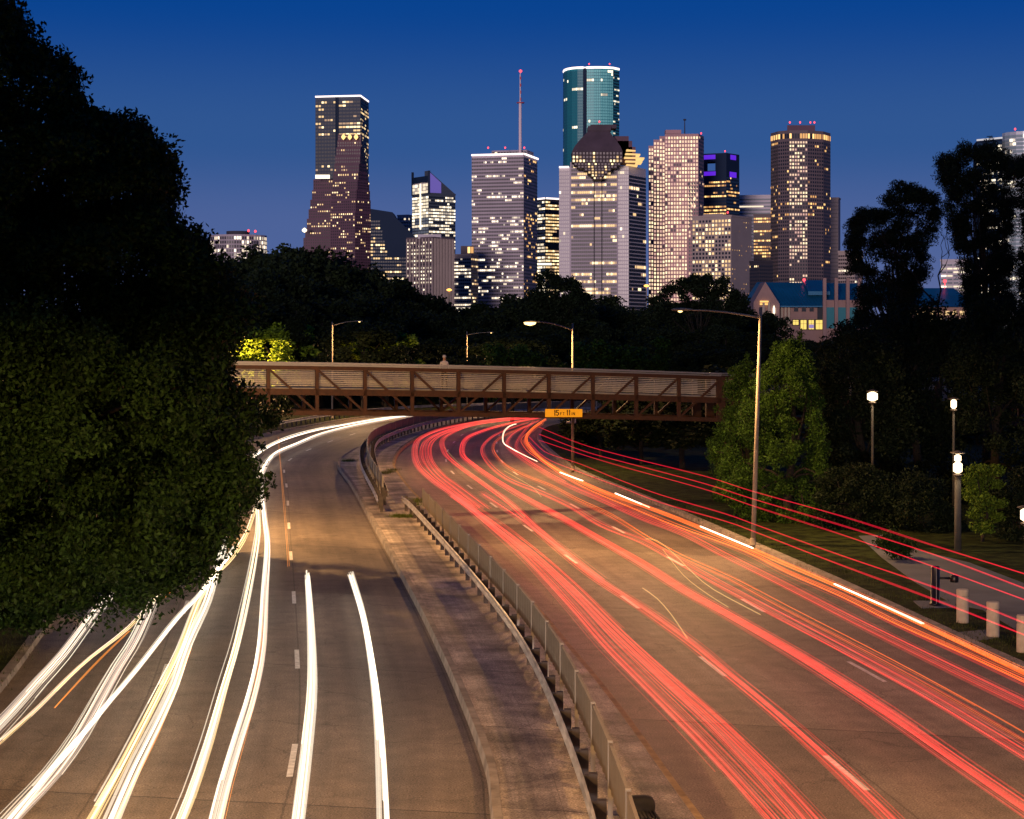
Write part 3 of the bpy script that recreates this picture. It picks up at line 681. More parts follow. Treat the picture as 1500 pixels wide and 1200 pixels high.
class Tower:
    def __init__(s, name, label, cat='skyscraper', group='skyscrapers of the downtown skyline'):
        s.name, s.label, s.cat, s.group = name, label, cat, group; s.lit = []; s.dark = {}; s.parts = []; s.root = None
    def at(s, x, y):
        s.root = thing(s.name, s.label, s.cat, s.group, (x, y, 0)); s.o = (x, y, 0); return s
    def add(s, mb, name, m):
        o = mb.build(name, m, s.root, False, s.o); o.location = (0,0,0); return o
    def windows(s, A, B, z0, z1, pu, pv, fu, fv, p, D, pal=WARM, pane=None, run=.0, mask=None, rowp=None, off=.25, seed=0, mar=(0,0)):
        rg = random.Random(seed*31+int(z1*7)+int(A[0])); A, B = np.array(A), np.array(B); L = np.linalg.norm(B-A); d = (B-A)/L; n = np.array([d[1], -d[0]])*off
        sc = D/F; n_u = max(1, int(round((L-sum(mar)*sc)/(pu*sc)))); n_v = max(1, int(round((z1-z0)/(pv*sc))))
        du = (L-sum(mar)*sc)/n_u; dv = (z1-z0)/n_v; u0 = mar[0]*sc
        for j in range(n_v):
            rp = p*(rg.choice((.15,.5,1,1,1.8,2.6)) if rowp is None else rowp(j/n_v, rg)); st = rg.random() < rp
            for i in range(n_u):
                uu, vv = (i+.5)/n_u, (j+.5)/n_v
                if mask and not mask(uu, vv): continue
                if rg.random() > run: st = rg.random() < rp
                u = u0+i*du+du*(1-fu)/2; v = z0+j*dv+dv*(1-fv)/2; wu, wv = du*fu, dv*fv
                if st:
                    k = rg.choice((0,0,1,1,1,2)); s.lit.append((pal[k], A+d*(u+wu/2)+n*1.25, v+wv/2, wu, wv, d))
                elif pane: s.dark.setdefault(pane.name, (pane, MB()))[1].quad((*(A+d*u+n), v), (*(A+d*(u+wu)+n), v), (*(A+d*(u+wu)+n), v+wv), (*(A+d*u+n), v+wv))
    def finish(s):
        for k, (m, mb) in s.dark.items():
            o = s.add(mb, 'window_pane', m); o['kind'] = 'stuff'
        random.Random(5).shuffle(s.lit)
        s.lit.sort(key=lambda q: -round(q[3]*q[4], 1))
        cache = {}
        for (m, c, z, wu, wv, d) in s.lit[:100]:
            key = (m.name, round(wu, 2), round(wv, 2), round(d[0], 3))
            if key not in cache:
                mb = MB(); e = d*wu/2; mb.quad((-e[0], -e[1], -wv/2), (e[0], e[1], -wv/2), (e[0], e[1], wv/2), (-e[0], -e[1], wv/2))
                o = mb.build('lit_window', m, s.root); cache[key] = o.data
            else: o = bpy.data.objects.new('lit_window', cache[key]); C.objects.link(o); o.parent = s.root
            o.location = (c[0]-s.o[0], c[1]-s.o[1], z)
        rest = s.lit[100:]
        if rest:
            ms = []; mb = MB()
            for (m, c, z, wu, wv, d) in rest:
                if m not in ms: ms.append(m)
                e = d*wu/2; mb.quad((c[0]-e[0], c[1]-e[1], z-wv/2), (c[0]+e[0], c[1]+e[1], z-wv/2), (c[0]+e[0], c[1]+e[1], z+wv/2), (c[0]-e[0], c[1]-e[1], z+wv/2), ms.index(m))
            o = s.add(mb, 'lit_window_field', ms); o['kind'] = 'stuff'
    def red(s, x, y, D, r=.8):
        o = s.add(MB().lathe((*AT(x, y, D),), [(.2,0),(r,.6),(r,1.4),(.2,2)], 8), 'aviation_light', REDL)
def simple(name, label, xl, xm, xr, yt, D, wall, L=None, Rr=None, base=0, roof=None, cat='skyscraper', strip=False, kl=1, kr=1, yb=475):
    A, B, Cc, Dd = foot(xl, xm, xr, D, kl, kr); t = Tower(name, label, cat).at(*B); z1 = Z(yt, D); z0 = base
    t.A, t.B, t.C, t.Dd, t.z1, t.D = A, B, Cc, Dd, z1, D
    t.add(MB().prism([A, B, Cc, Dd], z0, z1), 'wall', wall)
    par = MB()
    for p, q in ((A,B),(B,Cc),(Cc,Dd),(Dd,A)): par.bar((*p, z1+.5), (*q, z1+.5), 1.2, 1.6)
    t.add(par, 'parapet', wall)
    zb = max(3, Z(yb, D))
    if L: t.windows(A, B, zb, z1-2, D=D, seed=1, **L)
    if Rr: t.windows(B, Cc, zb, z1-2, D=D, seed=2, **Rr)
    if strip:
        st = MB()
        for p, q in ((A,B),(B,Cc)):
            dd = (q-p)/np.linalg.norm(q-p); nn = np.array([dd[1], -dd[0]])*1.0
            st.bar((*(p+nn), z1+.3), (*(q+nn), z1+.3), .8, 1.7)
        t.add(st, 'roof_light', STRIP)
    return t
m_white = mat('pale_concrete', (.52, .47, .52), .8, noise=(.05, .06)); m_lav = mat('lavender_stone', (.40, .34, .40), .8, noise=(.05, .08))
m_gran = mat('red_granite', (.10, .045, .078), .7, noise=(.06, .12)); m_pinkg = mat('pink_granite', (.42, .24, .26), .75, noise=(.04, .1))
m_tan = mat('tan_stone', (.34, .27, .26), .8, noise=(.05, .08)); m_navy = mat('navy_wall', (.010, .022, .055), .7, spec=.15)
m_dgrey = mat('dark_steel_wall', (.045, .04, .055), .8, spec=.2); m_sil = mat('silver_wall', (.55, .6, .66), .4, metal=.3); m_brn = mat('brown_stone', (.13, .095, .11), .7, noise=(.05,.1))
m_sgrey = mat('slate_glass_wall', (.06, .075, .11), .7, spec=.2)
def W(pu, pv, fu, fv, p, pal=WARM, pane=g_dark, run=.5, **k): return dict(pu=pu, pv=pv, fu=fu, fv=fv, p=p, pal=pal, pane=pane, run=run, **k)

# --- T1: stepped granite tower with glass shaft
D = 1950
A, B, Cc, Dd = foot(462, 528, 540, D); t = Tower('stepped_tower', 'dark red stepped tower with glass shaft and lit roof line, leftmost high tower').at(*B); zt_ = Z(141, D)
t.add(MB().prism([A, B, Cc, Dd], 0, zt_), 'glass_shaft', m_sgrey)
dAB = B-A
t.windows(A, A+dAB*.46, Z(470,D), zt_-4, 4.4, 5.2, .72, .55, .2, D, WARM, g_dark, .35, seed=3)
t.windows(A+dAB*.52, B, Z(330,D), zt_-4, 5.2, 5.2, .86, .5, .35, D, WARM, g_dark, .6, seed=4)
t.windows(B, Cc, Z(300,D), zt_-4, 4, 5.2, .7, .5, .25, D, WARM, g_dark, .3, seed=5)
mb = MB()
for f_ in (.46, .5): q = A+dAB*f_; mb.bar((q[0], q[1]-.5, Z(330,D)), (q[0], q[1]-.5, zt_), 1.5, 1.2)
t.add(mb, 'corner_fin', m_navy)
st = MB()
for p, q in ((A,B),(B,Cc)): st.bar((p[0], p[1]-1.2, zt_+.4), (q[0], q[1]-1.2, zt_+.4), .9, 1.6)
t.add(st, 'roof_light', STRIP)
def stepped(xl, xm, xr, y0, y1, Dd_, p=.2, nm='granite_step', sd=0):
    A, B, Cc, D4 = foot(xl, xm, xr, Dd_, .6, .6); z0, z1 = Z(y1, Dd_), Z(y0, Dd_)
    t.add(MB().prism([A, B, Cc, D4], max(z0, 0), z1), nm, m_gran)
    t.windows(A, B, z0+.5, z1-1, 3.4, 4.2, .5, .5, p, Dd_, WARM, g_brown, .45, seed=10+sd)
    t.windows(B, Cc, z0+.5, z1-1, 3.4, 4.2, .5, .5, p*.7, Dd_, WARM, g_brown, .3, seed=30+sd)
k = 0
for xl, y0, y1 in ((459,262,278),(457,278,292),(454.5,292,306),(452,306,320),(449.5,320,334),(447,334,348),(444.5,348,362),(438,362,500)):
    stepped(xl, 494, 510, y0, y1, 1925, .16, sd=k); k += 1
for xl, xm, xr, y0, y1 in ((495,529,531,197,206),(494,529,533,206,216),(492.5,528,534.5,216,228),(491,527.5,536,228,240),(489.5,526,537.5,240,252),(488,525,539,252,264),(487,523.5,541,264,278),(486,522,542,278,292),(485,521,543,292,310),(484,520,543,310,500)):
    stepped(xl, xm, xr, y0, y1, 1900, .06 if y0 < 250 else .18, sd=k); k += 1
lt = MB()
for i in range(3): c = AT(503+i*9.3, 200, 1895); lt.lathe((c.x, c.y, c.z-1.5), [(.3,-2),(2.0,0),(2.2,1.5),(.4,4)], 8)
t.add(lt, 'crown_floodlight', AMBER[0])
c = AT(462, 259, 1915); c2 = AT(483, 259, 1915); t.add(MB().bar(c, c2, 1, 4), 'terrace_light', WHITE[0])
c = AT(446, 338, 1911); t.add(MB().lathe((c.x, c.y, c.z-2), [(.4,0),(2.6,1.6),(2.6,3.2),(.4,5)], 10), 'floodlight', WHITE[0])
t.finish()
# --- low round office block far left
D = 1350; t = Tower('round_office_block', 'low curved office block with lit bands above the trees at far left', 'office building').at((340-750)/F*D, D)
pts = []
for k in range(13):
    a = math.pi + math.pi*k/12; pts.append(np.array([(342+43*math.cos(a)-750)/F*D, D+22+20*math.sin(a)]))
t.add(MB().prism(pts, 0, Z(343, D)), 'wall', m_lav)
for k in range(12): t.windows(pts[k], pts[k+1], Z(395, D), Z(345, D), 4.3, 6.6, .7, .7, .5, D, WHITE, g_grey, .6, seed=40+k)
t.add(MB().prism([p*.4+np.array([(342-750)/F*D, D+22])*.6 for p in pts], Z(343,D), Z(336.5, D)), 'penthouse', m_dgrey); t.red(374, 341, D); t.red(364, 340, D); t.finish()
# --- dark blue building with sloped roof
D = 1800; t = Tower('sloped_roof_tower', 'dark blue glass building with a sloping roof right of the red stepped tower').at(*AT(575, 500, D)[:2])
A, B = AT(543, 500, D), AT(609, 500, D)
ol = [(543,306),(575,311),(579,318),(609,348)]
mb = MB(); fr = [(AT(x, y, D)) for x, y in ol]; bk = [Vector((v.x, v.y+45, v.z)) for v in fr]
b0, b1 = Vector((A.x, D, 0)), Vector((B.x, D, 0)); c0, c1 = b0+Vector((0,45,0)), b1+Vector((0,45,0))
mb.poly([b0, b1]+fr[::-1]); mb.poly([c1, c0]+bk)
for i in range(3): mb.quad(fr[i], fr[i+1], bk[i+1], bk[i])
mb.quad(b1, c1, bk[3], fr[3]); mb.quad(c0, b0, fr[0], bk[0]); t.add(mb, 'wall', m_navy)
t.windows((A.x, D), (B.x, D), Z(470,D), Z(322,D), 3.4, 4.9, .8, .5, .42, D, WARM, g_dark, .6, mask=lambda u, v: v < .62 or u < .38-.5*(v-.62), rowp=lambda v, r: r.choice((.3,.8,1.8)) if v < .75 else .4)
t.finish()
# --- glass tower with prongs and purple panel
D = 2050
t = simple('pronged_glass_tower', 'slender glass tower with two dark prongs, purple panel and slanted top', 604, 628, 667, 284, D, m_sgrey, W(8, 4.6, .9, .7, .75, WHITE, g_silver, .7), W(3.6, 4.6, .85, .55, .45, WHITE, g_dark, .65))
A, B, Cc, Dd = t.A, t.B, t.C, t.Dd
t.add(MB().prism([A, B, (B+Dd)/2, Dd], t.z1, Z(266, D)), 'lit_wing', m_white)
t.windows(A, B, t.z1+.5, Z(268, D), 8, 4.6, .92, .8, .95, D, WHITE, g_silver, .8, seed=9)
mb = MB(); z1 = t.z1
mb.prism([B, Cc, (Cc+Dd)/2, (B+A)/2*.5+B*.5], z1, [Z(250,D), z1+1, z1+1, Z(250,D)]); t.add(mb, 'slanted_top', m_sgrey)
q = B+(Cc-B)*.46; dd = (Cc-B)/np.linalg.norm(Cc-B); nn = np.array([dd[1], -dd[0]])*.4
zq = lambda f_: Z(250,D)*(1-f_)+(z1+1)*f_
t.add(MB().quad((*(B+nn), z1+1), (*(q+nn), z1+1), (*(q+nn), zq(.46)-1.5), (*(B+nn), zq(0)-1)), 'purple_panel', glow('purple_panel_glow', (.25,.18,.75), .5))
mb = MB()
for pnt, yt in ((A, 249), (B, 250)): mb.prism([pnt+np.array([-1,-1]), pnt+np.array([1.6,-1]), pnt+np.array([1.6,4]), pnt+np.array([-1,4])], Z(284,D), Z(yt, D))
mb.bar((*A, Z(262,D)), (*B, Z(262,D)), 2, 7); t.add(mb, 'prong', m_navy)
m_ = (A+B)/2; t.add(MB().bar((m_[0], m_[1]-1.2, Z(335,D)), (m_[0], m_[1]-1.2, Z(268,D)), 1.6, 1.4), 'light_spine', WHITE[0]); t.finish()
simple('grey_low_tower', 'small pale grey block between the sloped roof building and the pronged tower', 582, 598, 606, 316, 2200, m_lav, W(4, 5, .8, .5, .3, WHITE, g_grey), W(4, 5, .8, .5, .2, WHITE, g_grey)).finish()
D = 1600; t = simple('ribbed_office_block', 'mid height block with vertical ribs and lit windows in front of the pronged tower', 596, 633, 664, 349, D, m_brn, W(4.6, 5.4, .5, .45, .38, WHITE, g_dark, .3), None)
mb = MB()
for i in range(9): q = t.A+(t.B-t.A)*i/8; mb.bar((q[0], q[1]-.8, 0), (q[0], q[1]-.8, t.z1), 1.0, 1.0)
for i in range(1, 15): q = t.B+(t.C-t.B)*i/14; mb.bar((q[0]+.5, q[1]-.3, 0), (q[0]+.5, q[1]-.3, t.z1), .9, .6)
t.add(mb, 'rib', m_tan); c0, c1 = AT(612, 345, D+8), AT(646, 345, D+8); t.add(MB().prism([(c0.x,c0.y),(c1.x,c1.y),(c1.x,c1.y+18),(c0.x,c0.y+18)], t.z1, Z(342.5,D)), 'penthouse', m_white); t.finish()
D = 1750; t = simple('banded_office_block', 'lower banded office block with an orange lit rooftop box', 662, 690, 700, 374, D, m_tan, W(3.4, 5.2, .85, .45, .45, WHITE, g_dark, .6), W(4,5.2,.8,.45,.3))
c0, c1 = AT(675, 374, D+5), AT(694, 374, D+5); t.add(MB().prism([(c0.x,c0.y),(c1.x,c1.y),(c1.x,c1.y+14),(c0.x,c0.y+14)], t.z1, Z(360,D)), 'rooftop_box', m_brn)
t.windows((c0.x,c0.y),(c1.x,c1.y), Z(371,D), Z(361,D), 5, 9, .8, .9, 1, D, AMBER, None, .9); t.finish()
# --- lavender tower with antenna
D = 1800; rowf = lambda v, r: (r.choice((2.2,2.6,1.6)) if .38 < v < .64 or v < .34 else r.choice((.3,.6,1.2,2)))
t = simple('antenna_tower', 'pale lavender flat topped tower with white lit cornice and a tall antenna mast', 691, 767, 787, 226, D, m_lav, W(2.55, 5.15, .8, .5, .36, WHITE, g_grey, .6, rowp=lambda v, r: .40*rowf(v, r)), W(2.8, 5.15, .8, .5, .3, AMBER, g_brown, .6, rowp=lambda v, r: .3*rowf(v, r)), strip=True)
A, B, Cc, Dd = t.A, t.B, t.C, t.Dd; i0 = lambda a, b: A*(1-a)*(1-b)+B*a*(1-b)+Dd*(1-a)*b+Cc*a*b
pts = [i0(.3,.3), i0(.98,.3), i0(.98,.8), i0(.3,.8)]; t.add(MB().prism(pts, t.z1, Z(217,D)), 'penthouse', m_lav)
t.windows(pts[0], pts[1], t.z1+1, Z(218.5,D), 4.6, 6, .7, .7, .5, D, PINK, g_dark, .2)
for x_ in (715, 740, 768): t.red(x_, 218, D)
t.add(MB().lathe(tuple(AT(762, 224, D+12)), [(1.5,0),(1.4,50),(.7,51),(.6,78),(.25,80)], 8), 'antenna_mast', mat('mast_white', (.75,.6,.65), .5))
c = AT(762.5, 224, D+12); rb = MB()
for k_ in range(4): rb.lathe((c.x, c.y, c.z+52+k_*7), [(.8,0),(.8,3)], 8)
rb.lathe((c.x,c.y,c.z+49.5), [(4,0),(4,.8)], 8); t.add(rb, 'mast_band', mat('mast_red', (.5,.05,.07), .5))
t.add(MB().lathe((c.x,c.y,c.z+80), [(.3,0),(1.5,1),(1.5,2.2),(.3,3)], 8), 'aviation_light', REDL); t.finish()
t = simple('narrow_glass_tower', 'narrow tower, pale left and dark right, between the antenna tower and crown tower', 783, 799, 822, 291, 2000, m_dgrey, W(4, 4.8, .9, .6, .6, WHITE, g_silver, .6), W(4, 4.8, .9, .5, .5, WARM, g_dark, .7), strip=True)
q0, q1 = AT(783, 387, 1985), AT(808, 387, 1985); t.add(MB().bar(q0, q1, 2, 2.2), 'terrace_light', WHITE[0]); t.finish()
# --- tall teal tower, rounded
D = 2150; t = Tower('teal_glass_tower', 'tallest tower, rounded teal glass with a glowing white roof line').at(*AT(865, 500, D)[:2]); zt_ = Z(100, D)
def pp(x, dd): return np.array([(x-750)/F*(D+dd), D+dd])
arc1 = [pp(825, 34), pp(826.5, 22), pp(831, 12), pp(838, 5), pp(846, 1), pp(854, 0)]
arc2 = [pp(859.5, 0), pp(870, -1.5), pp(880, -1.5), pp(890, 0), pp(898, 3)]
allp = arc1 + [pp(854.5, 3), pp(859, 3)] + arc2 + [pp(907, 14), pp(907, 44), pp(825, 60)]
t.add(MB().prism(allp, 0, zt_), 'wall', g_teal)
for seq in (arc1, arc2):
    for a, b in zip(seq[:-1], seq[1:]): t.windows(a, b, Z(300,D), zt_-2, 2.9, 4.3, .86, .8, .10, D, WHITE, glass('teal_pane', (.20,.62,.62), .5) if seq is arc2 else glass('teal_pane_deep', (.02,.17,.23), .5), .6, seed=int(a[0]) % 50, rowp=lambda v, r: r.choice((0,0,.03,.1,.75)), off=.15)
t.windows(arc2[-1], pp(907,14), Z(300,D), zt_-2, 3, 4.3, .8, .5, .12, D, WHITE, g_dark, .5)
sm = MB(); sm.quad((*(pp(854,-.3)), 0), (*(pp(859.3,-.3)), 0), (*(pp(859.3,-.3)), zt_), (*(pp(854,-.3)), zt_)); t.add(sm, 'dark_seam', m_navy)
st = MB()
for a, b in zip(allp[:-3], allp[1:-2]): st.bar((a[0], a[1]-1, zt_+.6), (b[0], b[1]-1, zt_+.6), .9, 2.4)
t.add(st, 'roof_light', STRIP)
mb = MB()
for x_ in (838, 846, 860, 868, 884, 893): c = AT(x_, 98, D+15); mb.lathe((c.x, c.y, zt_), [(.5,0),(.35,random.uniform(3,8))], 6)
for x_ in (843, 872): c = AT(x_, 96, D+18); mb.box((c.x, c.y, zt_+1.5), (14, 6, 3))
t.add(mb, 'rooftop_mast', m_dgrey); t.red(863, 95, D); t.red(893, 95, D)
t.finish()
# --- crown tower
D = 1700; A, B, Cc, Dd = foot(819, 921, 946, D, .9, .5); t = Tower('crown_tower', 'wide pale tower whose dark granite crown hangs down in an inverted stepped pyramid').at(*B)
z1 = Z(243, D); zsh = Z(238, D)
t.add(MB().prism([A, B, Cc, Dd], 0, z1), 'wall', m_white)
fr_ = lambda u: A+(B-A)*u
t.add(MB().prism([fr_(.155)+np.array([.3,-1.4]), fr_(.84)+np.array([.3,-1.4]), fr_(.84)+np.array([1,3]), fr_(.155)+np.array([1,3])], 0, Z(236,D)), 'front_bay', m_lav)
up = lambda p, r: p+np.array([.3,-1.4])
rf = lambda v, r: r.choice((.1,.3,.9)) if v < .62 else r.choice((.7,1.0))
t.windows(up(fr_(.17),0), up(fr_(.825),0), Z(470,D), Z(240,D), 3.1, 5.5, .88, .62, .5, D, WARM, g_grey, .8, rowp=lambda v, r: .6*rf(v, r)*1.6, seed=6, off=.3)
t.windows(fr_(0), fr_(.15), Z(470,D), z1-1, 3, 5.5, .86, .7, .04, D, WHITE, mat('pale_pane', (.42,.37,.40), .3), .3, seed=7)
t.windows(fr_(.845), B, Z(470,D), z1-1, 3, 5.5, .86, .7, .05, D, WHITE, mat('pale_pane', (.42,.37,.40), .3), .3, seed=8)
t.windows(B, Cc, Z(470,D), z1-8, 3.4, 5.5, .9, .7, .2, D, WARM, g_dark, .75, seed=9, rowp=lambda v, r: r.choice((.02,.08,.5)))
mb = MB()
for f_ in (.5, .61): q = up(fr_(f_), 0); mb.bar((q[0], q[1]-.4, 0), (q[0], q[1]-.4, Z(262,D)), .8, .6)
t.add(mb, 'dark_joint', m_dgrey)
t.add(MB().bar((*(A+np.array([0,-1.2])), z1), (*(fr_(.14)+np.array([0,-1.2])), z1), .8, 1.6), 'shoulder_light', STRIP)
# crown: granite block with rows narrowing downwards
Dc = D-16; cw = 5.05; rows = [(838,912,222,227.5),(838,912,227.5,233),(838,912,233,238.5),(841,909,238.5,242.5),(846,904,242.5,246.5),(856,895,246.5,250.5),(861,890,250.5,255),(866,885,255,259),(869,882,259,263)]
mb = MB()
def Xc(x, d=0): return (x-750)/F*(Dc+d)
for xl, xr, y0, y1 in rows: mb.box(((Xc(xl)+Xc(xr))/2, Dc+9, (Z(y0,Dc)+Z(y1,Dc))/2), (Xc(xr)-Xc(xl), 18, Z(y0,Dc)-Z(y1,Dc)))
t.add(mb, 'crown_base', mat('crown_granite', (.045,.028,.038), .8, noise=(.08,.2)))
for k_, (xl, xr, y0, y1) in enumerate(rows): t.windows((Xc(xl), Dc), (Xc(xr), Dc), Z(y1,Dc), Z(y0,Dc), 5.0, y1-y0, .58, .6, .7 if k_ else .25, Dc, WARM, mat('crown_pane', (.24,.20,.20), .5), .3, seed=60+k_, rowp=lambda v, r: .5)
mb = MB(); lv = [(838,912,222,0),(842,909,214,2),(849,903,205,5),(857,897,196,8),(864,893,189,10)]
for (xa, xb, ya, da), (xc, xd, yc, dc) in zip(lv[:-1], lv[1:]):
    f0 = [Vector((Xc(xa), Dc+da, Z(ya,Dc))), Vector((Xc(xb), Dc+da, Z(ya,Dc)))]; f1 = [Vector((Xc(xc), Dc+dc, Z(yc,Dc))), Vector((Xc(xd), Dc+dc, Z(yc,Dc)))]
    k0 = [v+Vector((0, 40-2*da, 0)) for v in f0]; k1 = [v+Vector((0, 40-2*dc, 0)) for v in f1]
    mb.quad(f0[0], f0[1], f1[1], f1[0]); mb.quad(f0[1], k0[1], k1[1], f1[1]); mb.quad(k0[0], f0[0], f1[0], k1[0]); mb.quad(k0[1], k0[0], k1[0], k1[1])
mb.prism([(Xc(862),Dc+9),(Xc(896),Dc+9),(Xc(896),Dc+32),(Xc(862),Dc+32)], Z(190,Dc), Z(183,Dc)); mb.prism([(Xc(866),Dc+11),(Xc(904),Dc+11),(Xc(904),Dc+30),(Xc(866),Dc+30)], Z(186,Dc), Z(180.5,Dc))
t.add(mb, 'crown_roof', mat('crown_stone', (.07,.045,.065), .8, noise=(.08,.2)))
mb = MB()
for xa, xb, ya, yb_ in ((900,921,196,222),(905,926,203,228),(908,931,212,236)): mb.prism([(Xc(xa,20),Dc+20),(Xc(xb,20),Dc+20),(Xc(xb,20),Dc+45),(Xc(xa,20),Dc+45)], Z(yb_,Dc), Z(ya,Dc))
t.add(mb, 'side_crown', m_gran)
for k_ in range(5):
    xa, xb = 915+abs(k_-2)*1.5, (931,938,944,941,934)[k_]; y_ = 219.5+k_*5.4
    c0, c1 = AT(xa, y_, Dc+10), AT(xb, y_, Dc+18); t.add(MB().prism([(c0.x,c0.y),(c1.x,c1.y),(c1.x,c1.y+24),(c0.x,c0.y+24)], c0.z-.7, c0.z+.45), 'lit_terrace', ROOFW)
t.red(878, 180, Dc+12); t.finish()
# --- pink gridded tower
D = 1850; A, B, Cc, Dd = foot(950, 1023, 1031, D, .8, .5); t = Tower('pink_grid_tower', 'pink granite tower with every square window lit in a dense grid').at(*B)
steps = [(0,.10,213),(.10,.22,204),(.22,.33,199),(.33,1,196)]
mb = MB(); pr = lambda u, v=0: A+(B-A)*u+(Cc-B)*v
for a, b, y_ in steps: mb.prism([pr(a), pr(b), pr(b,1), pr(a,1)], 0, Z(y_,D))
t.add(mb, 'wall', m_pinkg)
for a, b, y_ in steps: t.windows(pr(a), pr(b), Z(470,D), Z(y_+3,D), 4.15, 5.6, .6, .62, 1, D, PINK, g_brown, .2, rowp=lambda v, r: .94, mask=lambda u, v, a=a, b=b: not (a+(b-a)*u > .80+max(0,(v-.5)*1.2) and v < .76), seed=int(a*9))
t.windows(pr(.80), B, Z(420,D), Z(266,D), 4.15, 5.6, .6, .62, .1, D, PINK, g_dark, .2, seed=99, off=.4)
t.windows(B, Cc, Z(470,D), Z(198,D), 4, 5.6, .5, .5, .05, D, PINK, g_dark, .2)
c = AT(975, 196, D+14); t.add(MB().prism([(c.x,c.y),(c.x+16,c.y),(c.x+16,c.y+12),(c.x,c.y+12)], c.z, c.z+4), 'penthouse', m_pinkg)
c = AT(1003, 197, D+14); t.add(MB().lathe(tuple(c), [(.6,0),(.4,14),(1.6,14.5),(1.6,15.5),(.2,16)], 8), 'antenna', m_dgrey); t.red(1003, 177, D+14); t.red(1027, 197, D); t.finish()
# --- dark tower with purple light
D = 1980; A, B, Cc, Dd = foot(1029, 1064, 1083, D, .8, .8); t = Tower('purple_lit_tower', 'black glass tower with purple lit openings at its top').at(*B)
q = lambda u, v: A+(B-A)*u+(Cc-B)*v
def blk(u0, u1, y0, y1, nm='wall'): return MB().prism([q(u0,0), q(u1,0), q(u1,1), q(u0,1)], 0 if y1 > 490 else Z(y1,D), Z(y0,D))
mb = blk(0,1,249.5,500)
def blv(u0, u1, y0, y1):
    a_, b_ = q(u0,0), q(u1,0); e_ = a_/np.linalg.norm(a_)*22
    return MB().prism([a_, b_, b_+e_, a_+e_], Z(y1,D), Z(y0,D))
for a in (blv(0,.22,224,249.5), blk(.54,1,224,249.5), blv(.22,.54,224,236)):
    n_ = len(mb.v); mb.v += a.v; mb.f += [tuple(i+n_ for i in f) for f in a.f]; mb.mi += a.mi
t.add(mb, 'wall', m_navy)
t.windows(A, B, Z(470,D), Z(264,D), 3.4, 5.1, .85, .45, .45, D, AMBER, g_dark, .7, seed=11); t.windows(B, Cc, Z(470,D), Z(258,D), 3.4, 5.1, .85, .45, .35, D, AMBER, g_blue, .6, seed=12)
def patch(u0, v0, u1, v1, y0, y1):
    a, b = q(u0, v0), q(u1, v1); dd = (b-a)/np.linalg.norm(b-a); nn = np.array([dd[1], -dd[0]])*.5
    t.add(MB().quad((*(a+nn), Z(y1,D)), (*(b+nn), Z(y1,D)), (*(b+nn), Z(y0,D)), (*(a+nn), Z(y0,D))), 'purple_light', PURP)
patch(.02,0,.55,0,226,232.5); patch(0,0,.56,0,250.5,256.5); patch(1,.28,1,.72,226,233); patch(1,.22,1,.75,251,259)
t.red(1062, 223, D); t.finish()
# --- others right of centre
t = simple('white_banded_tower', 'broad white tower with dark window bands behind the tan block', 1078, 1132, 1140, 287, 2150, m_white, W(12, 5.2, 1, .42, .12, WHITE, g_blue, .6, rowp=lambda v, r: .12), None); t.finish()
simple('bronze_lit_tower', 'bronze glass block with gold lit floors left of the dark octagonal tower', 1104, 1132, 1140, 315, 1900, m_brn, W(3.2, 4.6, .8, .5, .6, AMBER, g_brown, .6), None).finish()
D = 1600; t = simple('tan_square_tower', 'tan square tower with lit front windows and plain side, before the pink grid tower', 1014, 1071, 1101, 317, D, m_tan, W(5.15, 5.9, .58, .58, .5, WARM, g_dark, .55), W(8, 7, .14, .2, .12, AMBER, None, .2))
t.add(MB().prism([t.A*.72+t.B*.28, t.A*.2+t.B*.8, t.A*.2+t.B*.8+np.array([1,16]), t.A*.72+t.B*.28+np.array([1,16])], t.z1, Z(312.5,D)), 'penthouse', m_tan); t.red(1066, 313, D); t.finish()
simple('dark_low_block', 'dark low block between the tan square tower and the octagonal tower', 1098, 1112, 1132, 384, 1500, m_dgrey, W(4,5,.6,.5,.06), W(4,5,.6,.5,.06)).finish()
# --- dark octagonal tower
D = 1750; t = Tower('octagonal_tower', 'dark many sided tower with a lit band under its roof, right of centre').at(*AT(1170, 500, D)[:2])
def p8(x, d): return np.array([(x-750)/F*(D+d), D+d])
pts = [p8(1129,26), p8(1140,8), p8(1156,0), p8(1183,0), p8(1206,9), p8(1216.5,26), p8(1216.5,50), p8(1135,55)]
pts_ = [p*1.0 for p in pts]; zt_ = Z(191, D)
t.add(MB().prism(pts_, 0, zt_), 'wall', m_brn)
t.add(MB().prism([p8(1153,14), p8(1194,14), p8(1194,36), p8(1153,36)], zt_, Z(181,D)), 'penthouse', m_gran)
for k_ in range(5):
    a, b = pts[k_], pts[k_+1]; lit = .8 if k_ == 2 else .25
    t.windows(a, b, Z(470,D), Z(206,D), 3.9, 5.25, .6, .55, lit, D, PINK if k_ == 2 else AMBER, g_dark, .45, seed=70+k_, rowp=(lambda v, r: .9 if (v > .35 or r.random() < .5) else .5) if k_ == 2 else (lambda v, r: .95 if .57 < v < .66 else r.choice((.05,.15,.5))))
    t.windows(a, b, Z(204,D), Z(194.5,D), 3.9, 8, .75, .75, .95, D, AMBER, g_dark, .2, seed=80+k_, rowp=lambda v, r: .92)
for x_ in (1157, 1172, 1187, 1193): t.red(x_, 181, D+14)
t.finish()
t = simple('plain_slab_tower', 'plain pale windowless slab behind the right side of the octagonal tower', 1208, 1228, 1231, 291, 1950, m_tan, W(20, 5.5, 1, .3, 0, WARM, mat('darker_band', (.24,.2,.2), .8), 0), None); t.finish()  # floor bands a little darker than the slab wall
